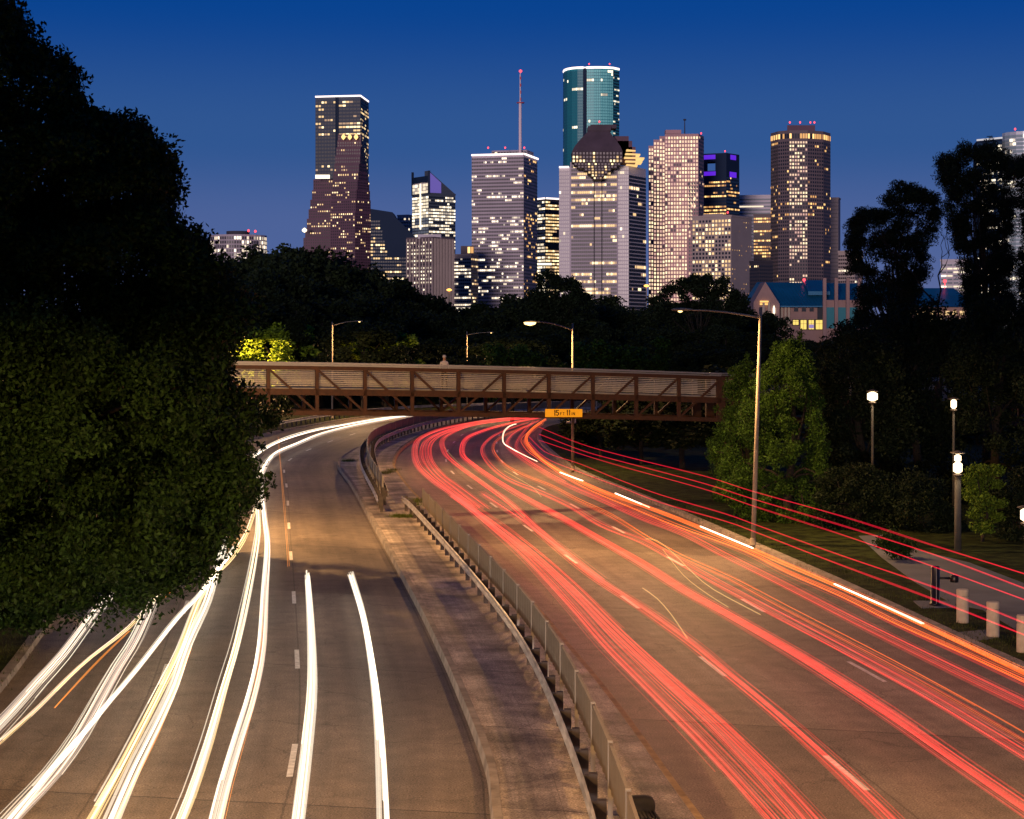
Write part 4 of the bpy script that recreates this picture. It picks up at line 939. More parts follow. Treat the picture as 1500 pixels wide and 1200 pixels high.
simple('small_lit_block', 'small pale block with two lit floors right of the plain slab', 1228, 1252, 1264, 369, 1700, m_tan, W(3, 5.5, .8, .5, .3, WHITE, g_brown, .85, rowp=lambda v, r: r.choice((.03,.9))), W(3,5.5,.7,.5,.1,WHITE,g_brown)).finish()
t = simple('small_white_block', 'small white banded office block seen between the tall pines', 1378, 1414, 1424, 382, 1500, m_white, W(9, 5.2, .85, .45, .12, WHITE, g_blue, .5), W(9, 5.2, .85, .45, .1, WHITE, g_blue)); t.finish()
# --- right rounded glass tower
D = 1500; t = Tower('rounded_glass_tower', 'silver and blue rounded glass tower half hidden by the pines at the right edge').at(*AT(1480, 500, D)[:2])
flat = [pp_ for pp_ in (np.array([(1431-750)/F*(D+18), D+18]), np.array([(1468-750)/F*D, D]))]
arc = [np.array([(1500+32*math.cos(math.pi+math.pi*k/10)-750)/F*(D+18), D+18-18*math.sin(math.pi*k/10)]) for k in range(11)]
t.add(MB().prism([flat[0], flat[1], np.array([flat[1][0]+8, D+40]), np.array([flat[0][0]+5, D+50])], 0, Z(203,D)), 'flat_wing', m_navy)
t.add(MB().prism(arc, 0, Z(192,D)), 'round_wing', m_sil)
t.windows(flat[0], flat[1], Z(450,D), Z(206,D), 3.5, 5, .9, .6, .25, D, WHITE, g_blue, .5)
for k_ in range(10): t.windows(arc[k_], arc[k_+1], Z(450,D), Z(196,D), 5, 5.6, 1, .7, .1, D, WHITE, g_silver, .6, seed=k_)
st = MB(); st.bar((*flat[0], Z(202,D)), (*flat[1], Z(202,D)), 1, 1.4); t.add(st, 'roof_light', glow('soft_strip', (.9,.85,.9), .7)); t.red(1487, 191, D); t.finish()

# --- gabled hall with blue roof
D = 560; m_roof = mat('blue_metal_roof', (.008, .13, .26), .4, metal=.2, noise=(.2, .15)); m_wallp = mat('pink_stucco', (.34, .21, .19), .85, noise=(.3,.1))
def A5(x, y, d=0): return AT(x, y, D+d)
h = thing('gabled_hall', 'broad gabled hall with a blue metal roof and yellow lit lower windows', 'building', None, tuple(A5(1150,500))[:2]+(0,)); ho_ = tuple(h.location)
def hp(mb, n, m, par=None):
    o = mb.build(n, m, par or h, False, ho_); o.location = (0,0,0); return o
zE, zR, zB = A5(0,446).z, A5(0,414).z, 0
mb = MB(); x0, x1, x2 = A5(1104,0).x, A5(1141,0).x, A5(1206,0).x
mb.prism([(x1,D),(x2,D),(x2,D+26),(x1,D+26)], zB, zE); hp(mb, 'wall', m_wallp)
gx0, gx1, gxm = A5(1104,0,-6).x, A5(1142,0,-6).x, A5(1121,0,-6).x
mb = MB(); f3 = [Vector((gx0,D-6,0)), Vector((gx1,D-6,0)), Vector((gx1,D-6,zE)), Vector((gxm,D-6,A5(0,413,-6).z)), Vector((gx0,D-6,A5(0,443,-6).z))]
mb.poly(f3); mb.poly([v+Vector((0,12,0)) for v in f3][::-1])
for i in range(5): j = (i+1)%5; mb.quad(f3[j], f3[i], f3[i]+Vector((0,12,0)), f3[j]+Vector((0,12,0)))
hp(mb, 'gable_wall', m_wallp)
rx2 = A5(1330,0).x
mb = MB(); e0, e1 = Vector((gx1-1,D-2.5,zE-.5)), Vector((rx2,D-2.5,zE-.5)); r0, r1 = Vector((gxm,D+13,zR+.5)), Vector((rx2,D+13,zR)); k0, k1 = Vector((gxm-3,D+28,zE)), Vector((rx2,D+28,zE))
mb.quad(e0, e1, r1, r0); mb.quad(r0, r1, k1, k0); mb.quad(e0, r0, k0, e0+Vector((0,1,0))); mb.quad(e0-Vector((0,0,.4)), e1-Vector((0,0,.4)), e1, e0)
nrm = Vector((0,-.5,.85))
for i in range(40): u = (i+.5)/40; a = e0.lerp(e1, u)+nrm*.12; b = r0.lerp(r1, u)+nrm*.12; mb.bar(a, b, .12, .1)
rf_ = hp(mb, 'roof', m_roof)
dmb = MB(); d0, d1 = A5(1184,0,3).x, A5(1216,0,3).x; dmb.prism([(d0,D+3),(d1,D+3),(d1,D+14),(d0,D+14)], A5(0,432).z, [A5(0,426.5).z, A5(0,426.5).z, zR+1.2, zR+1.2]); hp(dmb, 'dormer', m_roof, rf_)
sh = MB(); sh.prism([(x2,D-3),(A5(1268,0).x,D-3),(A5(1268,0).x,D+10),(x2,D+10)], 0, A5(0,440).z)
hp(sh, 'side_wing', m_wallp)
for i in range(4):
    c = A5(1208+i*17, 0, -4).x; hp(MB().box((c, D-3.6, A5(0,465).z/1+(-6)), (1.0, 1.2, 36)), 'pilaster', m_wallp)
for i in range(3):
    c = A5(1217+i*17, 0, -4).x; hp(MB().box((c, D-3.15, A5(0,466).z), (2.5,.2,6.5)), 'blue_pane', g_teal)
YEL = glow('hall_window_glow', (1, .72, .16), 1.1); YD = glow('hall_window_dim', (.5, .35, .8), .6)
for i in range(4):
    x_ = 1165.5+i*11.4; w_ = (8,8.5,7.5,9.5)[i]; c0 = A5(x_-w_/2, 482.5 if i != 0 else 476); c1 = A5(x_+w_/2, 469)
    fo = hp(MB().box(((c0.x+c1.x)/2, D-.08, (c0.z+c1.z)/2), (c1.x-c0.x+.5, .2, c1.z-c0.z+.5)), 'window_frame', m_dgrey)
    hp(MB().box(((c0.x+c1.x)/2, D-.2, (c0.z+c1.z)/2), (c1.x-c0.x, .06, c1.z-c0.z)), 'pane', YEL, fo)
    bb = MB(); xm_ = (c0.x+c1.x)/2; bb.box((xm_, D-.26, (c0.z+c1.z)/2), (.09,.05,c1.z-c0.z)); bb.box((xm_, D-.262, (c0.z+c1.z)/2+.3), (c1.x-c0.x,.05,.09)); hp(bb, 'glazing_bar', m_wallp, fo)
    if i == 2: hp(MB().box((xm_, D-.3, c0.z+.9), (c1.x-c0.x-.1,.04,1.1)), 'blue_screen', YD, fo)
for i in range(3):
    x_ = 1166+i*11.4; c = A5(x_, 454); fo = hp(MB().box((c.x, D-.08, c.z), (1.6,.2,1.4)), 'window_frame', m_wallp); hp(MB().box((c.x, D-.2, c.z), (1.3,.06,1.1)), 'pane', g_dark, fo)
c = A5(1201, 460); hp(MB().box((c.x, D-.1, c.z-1), (1.6,.2,7)), 'tall_window', g_dark)
cl = MB()
for x_ in (1118, 1126): cc = A5(x_, 0, -6).x; cl.box((cc, D-6.6, A5(0,458).z), (.7,.7,6))
hp(cl, 'portico_column', mat('pale_column', (.5,.4,.3), .7))  # columns in a paler tone than the stucco
for x_ in (1144.5, 1150, 1155): cc = A5(x_,0).x; hp(MB().box((cc, D-.7, A5(0,466).z), (.6,.7,8.2)), 'column', mat('pale_column', (.5,.4,.3), .7))
sgp = A5(1119.5, 442, -6.5); hp(MB().box((sgp.x, D-6.5, sgp.z), (2.6,.3,.55)).box((sgp.x, D-6.5, sgp.z-.75), (2.6,.3,.5)), 'lit_sign', glow('warm_sign_glow', (1,.55,.15), 1.4))
c = A5(1133.5, 455, -6); hp(MB().lathe((c.x, D-6.4, c.z-1.4), [(.1,0),(.35,.8),(.35,2),(.05,3)], 8), 'wall_light', WHITE[0])
for x_, y_ in ((1178,411),):
    c = A5(x_, y_, 12); hp(MB().lathe((c.x, c.y, zR), [(.12,0),(.1,.8),(.45,.9),(.45,1.5),(.1,1.7)], 8), 'roof_beacon', REDL)
h2 = Tower('gabled_annex', 'second blue roofed hall glimpsed between the pines at right', 'building', None).at(*A5(1380,500)[:2])
a0, a1 = A5(1328,0,-4).x, A5(1425,0,-4).x
h2.add(MB().prism([(a0,D-4),(a1,D-4),(a1,D+20),(a0,D+20)], 0, A5(0,449).z), 'wall', m_wallp)
mb = MB(); mb.quad((a0-1,D-6,A5(0,450).z),(a1+1,D-6,A5(0,450).z),(a1-3,D+8,A5(0,421).z),(a0+3,D+8,A5(0,421).z)); mb.quad((a1+1,D-6,A5(0,450).z),(a1+1,D+22,A5(0,450).z),(a1-3,D+8,A5(0,421).z),(a1-3,D+8,A5(0,421).z)); mb.quad((a0-1,D+22,A5(0,450).z),(a0-1,D-6,A5(0,450).z),(a0+3,D+8,A5(0,421).z),(a0+3,D+8,A5(0,421).z)); mb.quad((a1+1,D+22,A5(0,450).z),(a0-1,D+22,A5(0,450).z),(a0+3,D+8,A5(0,421).z),(a1-3,D+8,A5(0,421).z)); h2.add(mb, 'roof', m_roof)
h2.windows((a0,D-4),(a1,D-4), A5(0,484).z, A5(0,454).z, 11, 12, .6, .6, .6, D, WARM, g_dark, .1); c = A5(1384, 414, 8); h2.add(MB().lathe((c.x,c.y,c.z), [(.12,-2),(.12,0),(.5,.1),(.5,.8),(.1,1)], 8), 'roof_beacon', REDL); h2.finish()
for x_, lb in ((658, 'orange high street light in front of the ribbed office block'), (947, 'orange high street light at the foot of the crown tower')):
    D_ = 620; b_ = AT(x_, 425 if x_ < 800 else 419, D_); t = thing('street_lamp', lb, 'street lamp', 'high orange street lights beyond the trees', (b_.x, b_.y, 0))
    MB().tube([(0,0,0),(0,0,b_.z)], [.25,.15], 8).build('pole', m_pole, t, True)
    MB().lathe((0,0,b_.z-.4), [(.2,0),(.8,.2),(.9,.6),(.3,.9)], 10).build('lens', glow('orange_lens', (1,.42,.08), 3.2), t, True)

# ------------------------------------------------------------------ trees
def leaf_mat(name, col, spread=.5, tr=.0):
    m = bpy.data.materials.new(name); m.use_nodes = True; t = m.node_tree; b = t.nodes['Principled BSDF']
    g_ = t.nodes.new('ShaderNodeNewGeometry'); mr = t.nodes.new('ShaderNodeMapRange'); mr.inputs[3].default_value = 1-spread; mr.inputs[4].default_value = 1+spread
    t.links.new(g_.outputs['Random Per Island'], mr.inputs[0])
    co = t.nodes.new('ShaderNodeTexCoord'); n = t.nodes.new('ShaderNodeTexNoise'); n.inputs['Scale'].default_value = .45; t.links.new(co.outputs['Object'], n.inputs['Vector'])
    m2 = t.nodes.new('ShaderNodeMath'); m2.operation = 'MULTIPLY_ADD'; m2.inputs[1].default_value = 1.4; m2.inputs[2].default_value = .3; t.links.new(n.outputs['Fac'], m2.inputs[0])
    m3 = t.nodes.new('ShaderNodeMath'); m3.operation = 'MULTIPLY'; t.links.new(m2.outputs[0], m3.inputs[0]); t.links.new(mr.outputs[0], m3.inputs[1])
    v = t.nodes.new('ShaderNodeVectorMath'); v.operation = 'SCALE'; v.inputs[0].default_value = col; t.links.new(m3.outputs[0], v.inputs['Scale'])
    t.links.new(v.outputs[0], b.inputs['Base Color']); b.inputs['Roughness'].default_value = .6; b.inputs['Specular IOR Level'].default_value = .1
    return m
L_oak = leaf_mat('oak_leaf', (.017, .038, .006), .6); L_dark = leaf_mat('forest_leaf', (.013, .021, .008)); L_cyp = leaf_mat('cypress_leaf', (.028, .064, .008), .7)
L_pine = leaf_mat('pine_needle', (.010, .017, .007)); L_brt = leaf_mat('painted_lit_leaf', (.17, .26, .02), .5)  # the brightest leaf tone has lamp light put into its colour
m_bark = mat('bark', (.020, .015, .010), .95, noise=(6, .4), bump=.8, bscale=20)
def leaves(cent, rad, n, size, asp=.5, shell=.55, flat=1.0, seed=0):
    """cent (k,3) clump centres, rad (k,3); n leaves per clump -> mesh arrays"""
    g_ = np.random.default_rng(seed); k = len(cent); N = k*n
    d = g_.normal(size=(N,3)); d /= np.linalg.norm(d, axis=1)[:,None]
    r = g_.random(N)**shell
    # uneven clump surface: sub lobes
    lob = g_.normal(size=(k, 7, 3)); lob /= np.linalg.norm(lob, axis=2)[:,:,None]
    dd = d.reshape(k, n, 3); mxd = np.max(np.einsum('kni,kli->knl', dd, lob), axis=2).reshape(N)
    r = r*(.62+.55*np.clip(mxd, 0, 1)**2)
    c = np.repeat(cent, n, 0) + d*r[:,None]*np.repeat(rad, n, 0)
    a = g_.normal(size=(N,3)); a /= np.linalg.norm(a, axis=1)[:,None]
    b = np.cross(a, g_.normal(size=(N,3))); b /= np.linalg.norm(b, axis=1)[:,None]+1e-9
    s = size*g_.uniform(.6, 1.35, N)[:,None]
    rr_ = np.repeat(rad[:,0], n); kp = g_.random(N) < np.clip((rr_/np.percentile(rad[:,0], 60))**2*1.1, 0, 1); c, a, b, s = c[kp], a[kp], b[kp], s[kp]
    V = np.stack([c-a*s*.5, c+b*s*asp*.5, c+a*s*.5, c-b*s*asp*.5], 1).reshape(-1,3)
    return V
def leaf_mesh(name, V, m):
    n = len(V)//4; me = bpy.data.meshes.new(name); me.vertices.add(len(V)); me.vertices.foreach_set('co', V.astype(np.float32).ravel())
    me.loops.add(4*n); me.loops.foreach_set('vertex_index', np.arange(4*n, dtype=np.int32)); me.polygons.add(n)
    me.polygons.foreach_set('loop_start', np.arange(0, 4*n, 4, dtype=np.int32)); me.update(calc_edges=True); me.materials.append(m); return me
def crown(V, m, parent, name='crown'):
    o = bpy.data.objects.new(name, leaf_mesh(name, V, m)); C.objects.link(o); o.parent = parent; return o
def inpoly(x, y, poly):
    c = False; n = len(poly); j = n-1
    for i in range(n):
        xi, yi = poly[i]; xj, yj = poly[j]
        if (yi > y) != (yj > y) and x < (xj-xi)*(y-yi)/(yj-yi)+xi: c = not c
        j = i
    return c
def crown_points(poly, D, depth, k, rm, seed, edge=.45):
    """clump centres filling a crown of the given silhouette at distance D, given real depth"""
    rg = random.Random(seed); xs = [p[0] for p in poly]; ys = [p[1] for p in poly]; out = []; px = rm*F/D
    while len(out) < k*(1-edge):
        x, y = rg.uniform(min(xs), max(xs)), rg.uniform(min(ys), max(ys))
        if inpoly(x, y, poly) and all(inpoly(x+px*.55*math.cos(a), y+px*.55*math.sin(a), poly) for a in (0,1.57,3.14,4.71)): out.append((x, y, rg.uniform(-1,1)))
        elif rg.random() < .002: out.append((x, y, 0)) if inpoly(x, y, poly) else None
    per = [math.dist(poly[i], poly[(i+1)%len(poly)]) for i in range(len(poly))]; tot = sum(per)
    for _ in range(int(k*edge)):
        q = rg.uniform(0, tot); i = 0
        while q > per[i]: q -= per[i]; i += 1
        a, b = poly[i], poly[(i+1)%len(poly)]; f_ = q/per[i]; x, y = a[0]+(b[0]-a[0])*f_, a[1]+(b[1]-a[1])*f_
        cx, cy = sum(xs)/len(xs), sum(ys)/len(ys); dl = math.dist((x,y),(cx,cy)); ins = px*rg.uniform(.15,.75)
        out.append((x+(cx-x)/dl*ins, y+(cy-y)/dl*ins, rg.uniform(-.6,.6)))
    cc = np.array([tuple(AT(x, y, D+depth*dz)) for x, y, dz in out]); rr = np.array([[rm*rg.uniform(.6,1.2)]*3 for _ in out]); rr[:,2] *= .75
    return cc, rr
def limbs(root, cc, tx, ty, h0, n, seed, r0=.4, top=None, name='trunk'):
    rg = random.Random(seed); base = Vector((tx, ty, 0)); zt = max(c[2] for c in cc); ctr = cc.mean(axis=0)
    mb = MB(); tip = Vector((ctr[0]*.6+tx*.4, ctr[1]*.6+ty*.4, top or zt*.85)); pts = []
    for i in range(9): f_ = i/8; pts.append(base.lerp(tip, f_)*1 + Vector((math.sin(f_*5+seed)*.25, math.cos(f_*4+seed)*.25, 0))*(i > 0))
    mb.tube(pts, [r0*(1-.8*i/8) for i in range(9)], 9)
    for c in rg.sample(list(map(tuple, cc)), min(n, len(cc))):
        c = Vector(c); f_ = min(.95, max(h0, (c.z/zt)*rg.uniform(.45,.8))); s_ = pts[int(f_*8)]
        m1 = s_.lerp(c, .5)+Vector((rg.uniform(-.4,.4), rg.uniform(-.4,.4), rg.uniform(-.1,.6))); rr = r0*.36*(1-f_*.6)
        mb.tube([s_, s_.lerp(m1,.5)+Vector((0,0,.15)), m1, m1.lerp(c,.6)+Vector((0,0,.1)), c], [rr, rr*.8, rr*.55, rr*.32, rr*.1], 6)
    L_ = tuple(root.location); o = mb.build(name, m_bark, root, True, L_); o.location = (0,0,0); return o
def hero_tree(name, label, cat, poly, D, depth, k, rm, nl, ls, m, trunk, seed, nlimb=14, r0=.4, asp=.5, group=None, edge=.45, shell=.55, h0=.3, top=None, extra=None, vz=1.0):
    cc, rr = crown_points(poly, D, depth, k, rm, seed, edge)
    if extra is not None:
        e = np.array([tuple(AT(x, y, D+dz)) for x, y, dz, r in extra]); er = np.array([[r]*3 for x, y, dz, r in extra]); cc = np.vstack([cc, e]); rr = np.vstack([rr, er])
    rr[:,2] *= vz
    t = thing(name, label, cat, group, (trunk[0], trunk[1], 0))
    V = leaves(cc, rr, nl, ls, asp, shell, seed=seed) - np.array([trunk[0], trunk[1], 0]); crown(V, m, t)
    limbs(t, cc, trunk[0], trunk[1], h0, nlimb, seed, r0, top); return t
# big oak at left
oak_fill = [(x, y, random.uniform(0, 4), 1.35) for x in range(-200, 330, 36) for y in range(60, 860, 42) if y > 60 + max(0, x)*1.05 + 75 and x < 300-max(0, 380-y)*.2 and not (y > 800 and x > 220)]
oak = [(-260,-60),(-60,-30),(0,18),(22,60),(60,75),(92,88),(100,118),(82,150),(120,172),(178,172),(205,205),(236,222),(238,262),(212,300),(250,330),(292,348),(300,385),(335,405),(358,430),(342,470),(320,520),(306,560),(345,600),(352,660),(340,720),(322,770),(300,815),(255,852),(195,858),(135,852),(95,880),(30,900),(-60,905),(-260,880)]
hero_tree('oak_tree', 'huge dark broadleaf tree filling the left side and overhanging the inbound road', 'tree', oak, 50, 4, 620, .85, 800, .16, L_oak, (-17.5, 51), 3, 12, .55, .5, extra=oak_fill+[(88,95,0,.5),(95,120,0,.45),(135,178,0,.5),(225,238,0,.5),(232,262,1,.45),(285,352,1,.55),(10,40,0,.6),(335,745,-2,.6),(345,700,-2,.6),(300,830,-1,.6),(200,868,0,.7),(110,870,0,.7),(45,900,0,.8)])
spray = [(330,470),(335,445),(338,480),(318,540),(312,570),(345,590),(375,588),(405,598),(405,612),(375,628),(345,660),(368,695),(376,715),(365,738),(345,740),(335,790),(308,825),(280,830),(240,780),(220,640),(240,520)]
hero_tree('oak_tree', 'smaller tree behind the huge one whose leafy spray reaches over the white light trails', 'tree', spray, 74, 3, 220, .72, 420, .15, L_oak, (-20.6, 76), 5, 10, .35, .5, extra=[(412,592,0,.35),(424,604,0,.25),(400,615,1,.3),(395,697,0,.25),(390,725,0,.22),(380,742,0,.22),(345,775,0,.3),(402,712,0,.18),(385,655,0,.2)])
# forest prototypes
def proto(seed, kind):
    g_ = np.random.default_rng(seed); rg = random.Random(seed); cc, rr = [], []
    if kind == 'round':
        for i in range(46):
            a = rg.uniform(0, 6.28); zz = rg.uniform(.32, .93); R_w = .36*math.sqrt(max(.02, 1-((zz-.6)/.40)**2)); q = R_w*rg.uniform(.35, 1)
            cc.append((q*math.cos(a), q*math.sin(a), zz)); rr.append([rg.uniform(.07,.12)]*3)
        n, ls = 330, .035
    else:
        for i in range(50):
            zz = rg.uniform(.08, .97); R_w = .20*(1-zz)**.8+.012; a = rg.uniform(0, 6.28); q = R_w*rg.uniform(.3,1)
            cc.append((q*math.cos(a), q*math.sin(a), zz)); rr.append([.035+.05*(1-zz)]*3)
        n, ls = 300, .028
    cc = np.array(cc); rr = np.array(rr); V = leaves(cc, rr, n, ls, .6, seed=seed); mb = MB(); mb.tube([(0,0,0),(.01,.0,.3),(0,.01,.6),(0,0,.85)], [.02,.016,.011,.004], 7)
    for c in rg.sample(list(map(tuple, cc)), 12): c = Vector(c); s_ = Vector((0,0,max(.15,c.z*.6))); mb.tube([s_, s_.lerp(c,.5)+Vector((0,0,.02)), c], [.008,.005,.002], 5)
    return leaf_mesh('crown', V, L_dark), mb
protos = [proto(s_, 'round') for s_ in (1,2,3,4)] + [proto(s_, 'cone') for s_ in (5,6)]
tm = []
for me, mb in protos:
    m_ = bpy.data.meshes.new('trunk'); m_.from_pydata(mb.v, [], mb.f); m_.materials.append(m_bark); tm.append(m_)
def put_tree(x, D, ytop, kind, label='dark broadleaf tree in the wooded belt beyond the footbridge', group='trees of the wooded belt beyond the footbridge', wide=1.0, m=None, name='forest_tree', z0=0):
    me = protos[kind][0]; zt = Z(ytop, D); t = thing(name, label, 'tree', group, ((x-750)/F*D, D, z0)); 
    t.rotation_euler = (0,0,random.uniform(0,6.28)); hh_ = (zt-z0)/1.0; t.scale = (hh_*wide, hh_*wide, hh_)
    if m is not None: me = me.copy(); me.materials.clear(); me.materials.append(m)
    for n_, d_ in (('crown', me), ('trunk', tm[kind])): o = bpy.data.objects.new(n_, d_); C.objects.link(o); o.parent = t
    return t
line = [(280,388),(320,380),(350,376),(400,362),(430,360),(470,372),(520,388),(560,402),(600,424),(640,442),(680,447),(700,442),(760,440),(790,428),(830,428),(860,432),(900,448),(930,440),(960,440),(1000,440),(1050,438),(1080,445),(1110,455),(1140,490),(1240,490),(1300,470),(1500,460),(1640,450)]
lx, ly = zip(*line)
for D_, dy, st_ in ((400, 0, 26), (345, 12, 30), (300, 34, 30), (262, 58, 30), (236, 82, 36)):
    x_ = 250 + random.uniform(0, 20)
    while x_ < 1620:
        yt = np.interp(x_, lx, ly) + dy*random.uniform(.8, 1.35) + random.uniform(-2, 8)
        if 1130 < x_ < 1245: yt = max(yt, 497 + dy*.3)
        put_tree(x_, D_+random.uniform(-14, 14), min(yt, 545), random.choice((0,1,2,3,3,1) if D_ > 250 else (0,1,2,3,4,5)), wide=random.uniform(1.0, 1.5)*(1.25 if yt > 480 else 1))
        x_ += st_*random.uniform(.7, 1.25)
# trees near the far lamps; the brightest have lamp light in their leaf colour
put_tree(404, 238, 472, 0, 'bright yellow green tree, lamp light put into its leaf colour, just above the left part of the footbridge', None, 1.5, L_brt, 'broadleaf_tree')
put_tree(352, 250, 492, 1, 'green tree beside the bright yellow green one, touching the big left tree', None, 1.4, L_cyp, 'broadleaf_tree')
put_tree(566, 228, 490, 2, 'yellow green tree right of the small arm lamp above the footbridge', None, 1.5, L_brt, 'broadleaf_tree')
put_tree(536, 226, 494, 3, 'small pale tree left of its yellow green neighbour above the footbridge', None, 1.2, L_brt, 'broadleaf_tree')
put_tree(750, 200, 503, 1, 'low tree glowing faintly under the bright glaring street lamp', None, 1.3, L_cyp, 'broadleaf_tree')
put_tree(885, 190, 497, 0, 'rounded green tree right of the glaring street lamp pole', None, 1.4, L_cyp, 'broadleaf_tree')
put_tree(968, 185, 492, 4, 'pointed green tree behind the right half of the footbridge', None, 1.5, L_cyp, 'conifer_tree')
put_tree(930, 195, 505, 5, 'smaller pointed tree left of the pointed green one behind the footbridge', None, 1.5, L_cyp, 'conifer_tree')
# trees lining the right verge below the bridge
for k_, (x_, D_, yt, kd, lb) in enumerate(((880,134,600,0,'low dark tree behind the lamp post under the bridge'), (940,128,580,2,'dark tree under the footbridge left of the pier'), (1000,124,560,1,'dark tree under the footbridge close to the right pier'), (1060,120,540,3,'dark tree filling the gap right of the pier'), (850,150,618,3,'lowest dark bush under the yellow sign'), (905,146,590,1,'dark tree standing behind the two lowest ones under the bridge'))):
    put_tree(x_, D_, yt, kd, lb, None, 1.9, None, 'broadleaf_tree')
for k_ in range(32):
    put_tree(842+k_*22+random.uniform(-6,6), random.uniform(150,172), random.uniform(598,622), random.choice((4,5)), 'low dark shrub on the bank below the right half of the footbridge', 'shrubs on the bank below the footbridge', 3.4, None, 'bank_shrub')
# hero trees on the right
hero_tree('cypress_tree', 'pale green feathery cypress right behind the tall street lamp', 'tree', [(1160,497),(1172,520),(1190,545),(1196,600),(1212,680),(1205,760),(1150,778),(1100,762),(1066,742),(1050,700),(1075,650),(1085,610),(1108,565),(1135,522)], 88, 2.2, 190, .5, 420, .15, L_cyp, (13.6, 88), 11, 12, .25, .35, extra=[(1160,505,0,.3),(1172,490,0,.2),(1171,500,0,.25),(1140,520,0,.25),(1138,512,0,.16),(1185,525,0,.25),(1203,590,0,.25),(1092,575,0,.22),(1066,625,0,.25),(1045,660,0,.22),(1212,660,0,.25),(1052,720,0,.3)], vz=1.45)
hero_tree('cypress_tree', 'darker cypress left of the pale one, in front of the footbridge end', 'tree', [(1095,528),(1112,560),(1120,650),(1110,720),(1060,742),(1038,690),(1050,640),(1066,600),(1070,560)], 98, 2.2, 120, .5, 420, .16, L_cyp, (12.7, 98.5), 12, 10, .25, .35, extra=[(1095,520,0,.2),(1070,545,0,.2),(1050,600,0,.2),(1040,650,0,.25)], vz=1.45)
dk_t = [([(1200,540),(1222,498),(1240,462),(1252,432),(1275,420),(1296,440),(1300,520),(1330,600),(1340,700),(1310,770),(1220,772),(1190,700)], 97, 'dark dense tree right of the pale cypress'), ([(1290,470),(1340,440),(1390,450),(1410,560),(1400,700),(1370,770),(1300,765),(1280,600)], 103, 'dark dense tree below the nearer tall pine'),
        ([(1400,470),(1460,430),(1520,440),(1560,560),(1540,740),(1460,780),(1400,740),(1385,560)], 98, 'dark dense tree behind the double park lamp'), ([(1520,400),(1600,380),(1680,420),(1680,760),(1520,780),(1500,560)], 90, 'dark dense tree beyond the right edge')]
for k_, (pl_, D_, lb) in enumerate(dk_t): hero_tree('broadleaf_tree', lb, 'tree', pl_, D_, 3, 85, 1.1, 700, .19, L_pine, ((sum(p[0] for p in pl_)/len(pl_)-750)/F*D_, D_+.5), 20+k_, 10, .3)
pn = [([(1248,395),(1244,355),(1250,318),(1270,302),(1288,318),(1300,282),(1322,266),(1345,276),(1362,285),(1374,292),(1372,330),(1356,360),(1358,400),(1340,430),(1330,480),(1260,480),(1262,430),(1285,410)], 112, (1318, 112), 'tall pine with rounded dark tufts, left of the two pines against the sky',
       [(1246,330,0,.5),(1244,348,0,.35),(1243,396,0,.4),(1270,318,0,.5),(1256,380,0,.5),(1262,425,0,.6),(1322,272,0,.5),(1372,290,0,.4),(1350,283,0,.45)]),
      ([(1380,250),(1384,228),(1402,218),(1440,214),(1478,222),(1484,300),(1476,360),(1480,460),(1440,500),(1420,470),(1418,400),(1400,345),(1384,300),(1398,285)], 106, (1446, 106), 'tall pine crossing the rounded glass tower at the right',
       [(1383,236,0,.45),(1380,246,0,.4),(1388,300,0,.4),(1395,330,0,.5),(1412,216,0,.5),(1450,213,0,.5)]),
      ([(1488,240),(1505,225),(1560,205),(1620,240),(1620,470),(1510,490),(1498,420),(1502,330)], 100, (1540, 100), 'pine cut by the right edge of the picture', [(1494,250,0,.5),(1490,300,0,.4),(1496,380,0,.5)])]
for k_, (pl_, D_, (tx, td), lb, ex) in enumerate(pn):
    hero_tree('pine_tree', lb, 'tree', pl_, D_, 3.0, 250, .6, 420, .17, L_pine, ((tx-750)/F*td, td), 30+k_, 46, .30, .28, extra=ex, edge=.5, h0=.35, shell=.4)
# bare twigs between the pines
tw = thing('bare_tree', 'thin bare branches between the two tall pines', 'tree', None, ((1385-750)/F*109, 109, 0)); mb = MB(); rg = random.Random(4)
def branch(p, d, l, r, dep):
    q = p + d*l; mid = p.lerp(q,.5)+Vector((rg.uniform(-.1,.1),rg.uniform(-.1,.1),0))*l; mb.tube([p, mid, q], [r, r*.85, r*.65], 5)
    if dep > 0:
        for _ in range(rg.choice((2,2,3))): branch(q, (d+Vector((rg.uniform(-.7,.7), rg.uniform(-.5,.5), rg.uniform(-.2,.5)))).normalized(), l*rg.uniform(.62,.85), r*.62, dep-1)
branch(Vector(((1385-750)/F*109, 109, 0)), Vector((-.02,0,1)), 8.5, .16, 0); branch(Vector(((1385-750)/F*109-.2, 109, 8.4)), Vector((-.1,0,1)).normalized(), 2.6, .10, 5)
o = mb.build('trunk', m_bark, tw, True, tuple(tw.location)); o.location = (0,0,0)
for k_, (pl_, tx, lb) in enumerate((([(770,470),(778,425),(790,408),(800,398),(812,408),(826,400),(836,412),(846,412),(850,430),(862,438),(868,470),(820,480)], 818, 'irregular pine silhouette standing above the tree line left of the crown tower foot'),
    ([(955,440),(962,425),(985,420),(998,412),(1015,408),(1040,404),(1062,412),(1078,422),(1088,440),(1095,470),(1050,480),(1030,450),(990,452),(985,470),(965,465)], 1020, 'spreading flat topped tree silhouette in front of the pink grid tower'))):
    hero_tree('forest_tree', lb, 'tree', pl_, 300, 3, 70, 1.5, 260, .5, L_pine, ((tx-750)/F*300, 300), 60+k_, 20, .4, .5, extra=[(pl_[i][0], pl_[i][1], 0, 1.0) for i in range(0, len(pl_), 2)], edge=.5, shell=.45)
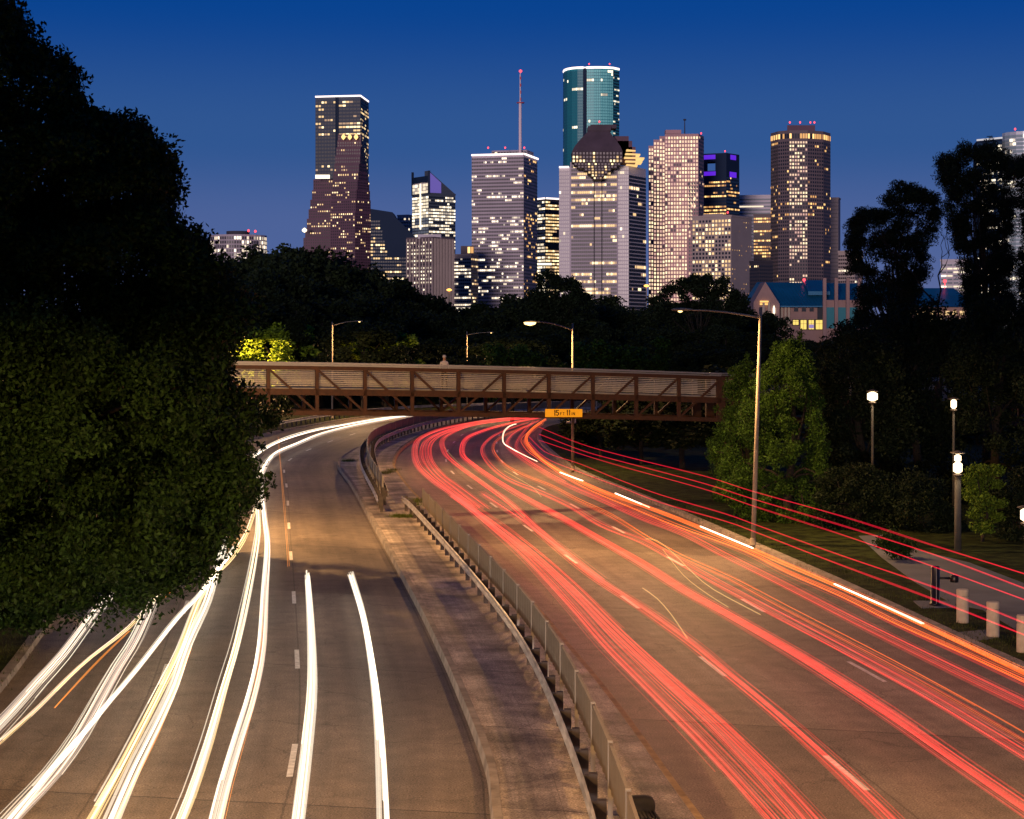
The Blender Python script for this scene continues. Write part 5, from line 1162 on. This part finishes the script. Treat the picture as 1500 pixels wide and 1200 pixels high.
# small bush by the double park lamp, lamp light put into its leaf colour
hero_tree('shrub', 'small leafy bush by the double park lamp, its light put into the yellow green leaf colour', 'shrub', [(1420,690),(1440,672),(1462,685),(1472,720),(1462,770),(1440,790),(1415,770),(1410,730)], 78, 1.0, 26, .45, 320, .13, leaf_mat('painted_lamplit_leaf', (.07, .12, .012), .5), (20.3, 78.4), 50, 8, .1)
for k_, (pl_, D_, tx, lb) in enumerate((([(1195,700),(1240,680),(1310,700),(1320,770),(1250,786),(1200,770)], 84, 1255, 'dark understorey bush right of the pale cypress'), ([(1305,700),(1350,690),(1400,720),(1405,790),(1340,792),(1310,776)], 83, 1350, 'dark understorey bush left of the double park lamp'), ([(1455,700),(1520,680),(1580,720),(1580,800),(1500,806),(1460,790)], 80, 1500, 'dark understorey bush right of the small lit bush'))):
    hero_tree('shrub', lb, 'shrub', pl_, D_, 1.2, 60, .6, 380, .15, L_pine, ((tx-750)/F*D_, D_+.5), 70+k_, 8, .1)
hero_tree('shrub', 'low dark bush at the corner of the concrete path', 'shrub', [(1285,790),(1300,775),(1330,785),(1345,810),(1320,818),(1290,812)], 72, .8, 12, .45, 300, .12, L_oak, (15.2, 72), 51, 4, .06)
# weeds in the median cracks and rough grass at the verges
def tufts(name, pts, n, hgt, m, label, sp=.25):
    g_ = random.Random(len(pts)); mb = MB()
    for (x, y, z) in pts:
        for _ in range(n):
            bx, by = x+g_.gauss(0,sp), y+g_.gauss(0,sp); a = g_.uniform(0,6.28); l = hgt*g_.uniform(.5,1.3); w_ = .012
            mb.poly([(bx-w_*math.cos(a), by-w_*math.sin(a), z), (bx+w_*math.cos(a), by+w_*math.sin(a), z), (bx+math.sin(a)*l*.5, by-math.cos(a)*l*.5, z+l)])
    return tag(mb.build(name, m), label, 'grass', None, 'stuff')
m_weed = leaf_mat('weed', (.09, .12, .02), .4)
wp = [tuple(P(x, y, MED_Z)) for x, y in ((508,676),(512,675),(570,692),(563,694),(576,689),(608,733),(612,736),(588,757),(594,758),(584,757),(600,757),(606,740))]
tufts('weed', wp, 160, .16, m_weed, 'green weeds growing in the cracks of the median gap')
gp = []
for i in range(0, 60):
    a = RR_R[int(len(RR_R)*.12)+i % max(1, int(len(RR_R)*.5))]; gp.append((a[0]+random.uniform(.4,1.2), a[1]+random.uniform(-1,1), .14))
b_ = [(random.uniform(13.2,24), random.uniform(44,74), .13) for _ in range(420)]; b_ = [p for p in b_ if p[0] > np.interp(p[1], RR_R[:,1][:80], RR_R[:,0][:80])+.5 and p[0] < np.interp(p[1], RR_R[:,1][:80], RR_R[:,0][:80])+1.9]
b2 = [(-random.uniform(.5,7)+np.interp(y, LR_L[:,1][:70], LR_L[:,0][:70]), y, .16) for y in [random.uniform(42,66) for _ in range(260)]]
tufts('grass', gp+b_+b2, 60, .09, leaf_mat('grass_blade', (.05,.065,.015), .5), 'rough mown grass on the verges either side of the road', .5)
# tall tree belt behind the viewer, unseen, added to block the low afterglow
for i in range(30):
    bx_ = -130+i*9+random.uniform(-3,3); t = put_tree(750, 100, 400, random.choice((0,1,2,3)), 'tall dark unseen tree added behind the viewer to shade the near scene', 'unseen trees added behind the viewer for shade'); t.location = (bx_, random.uniform(-60,-38), 0); hh_ = random.uniform(31,37); t.scale = (hh_*.75, hh_*.75, hh_)
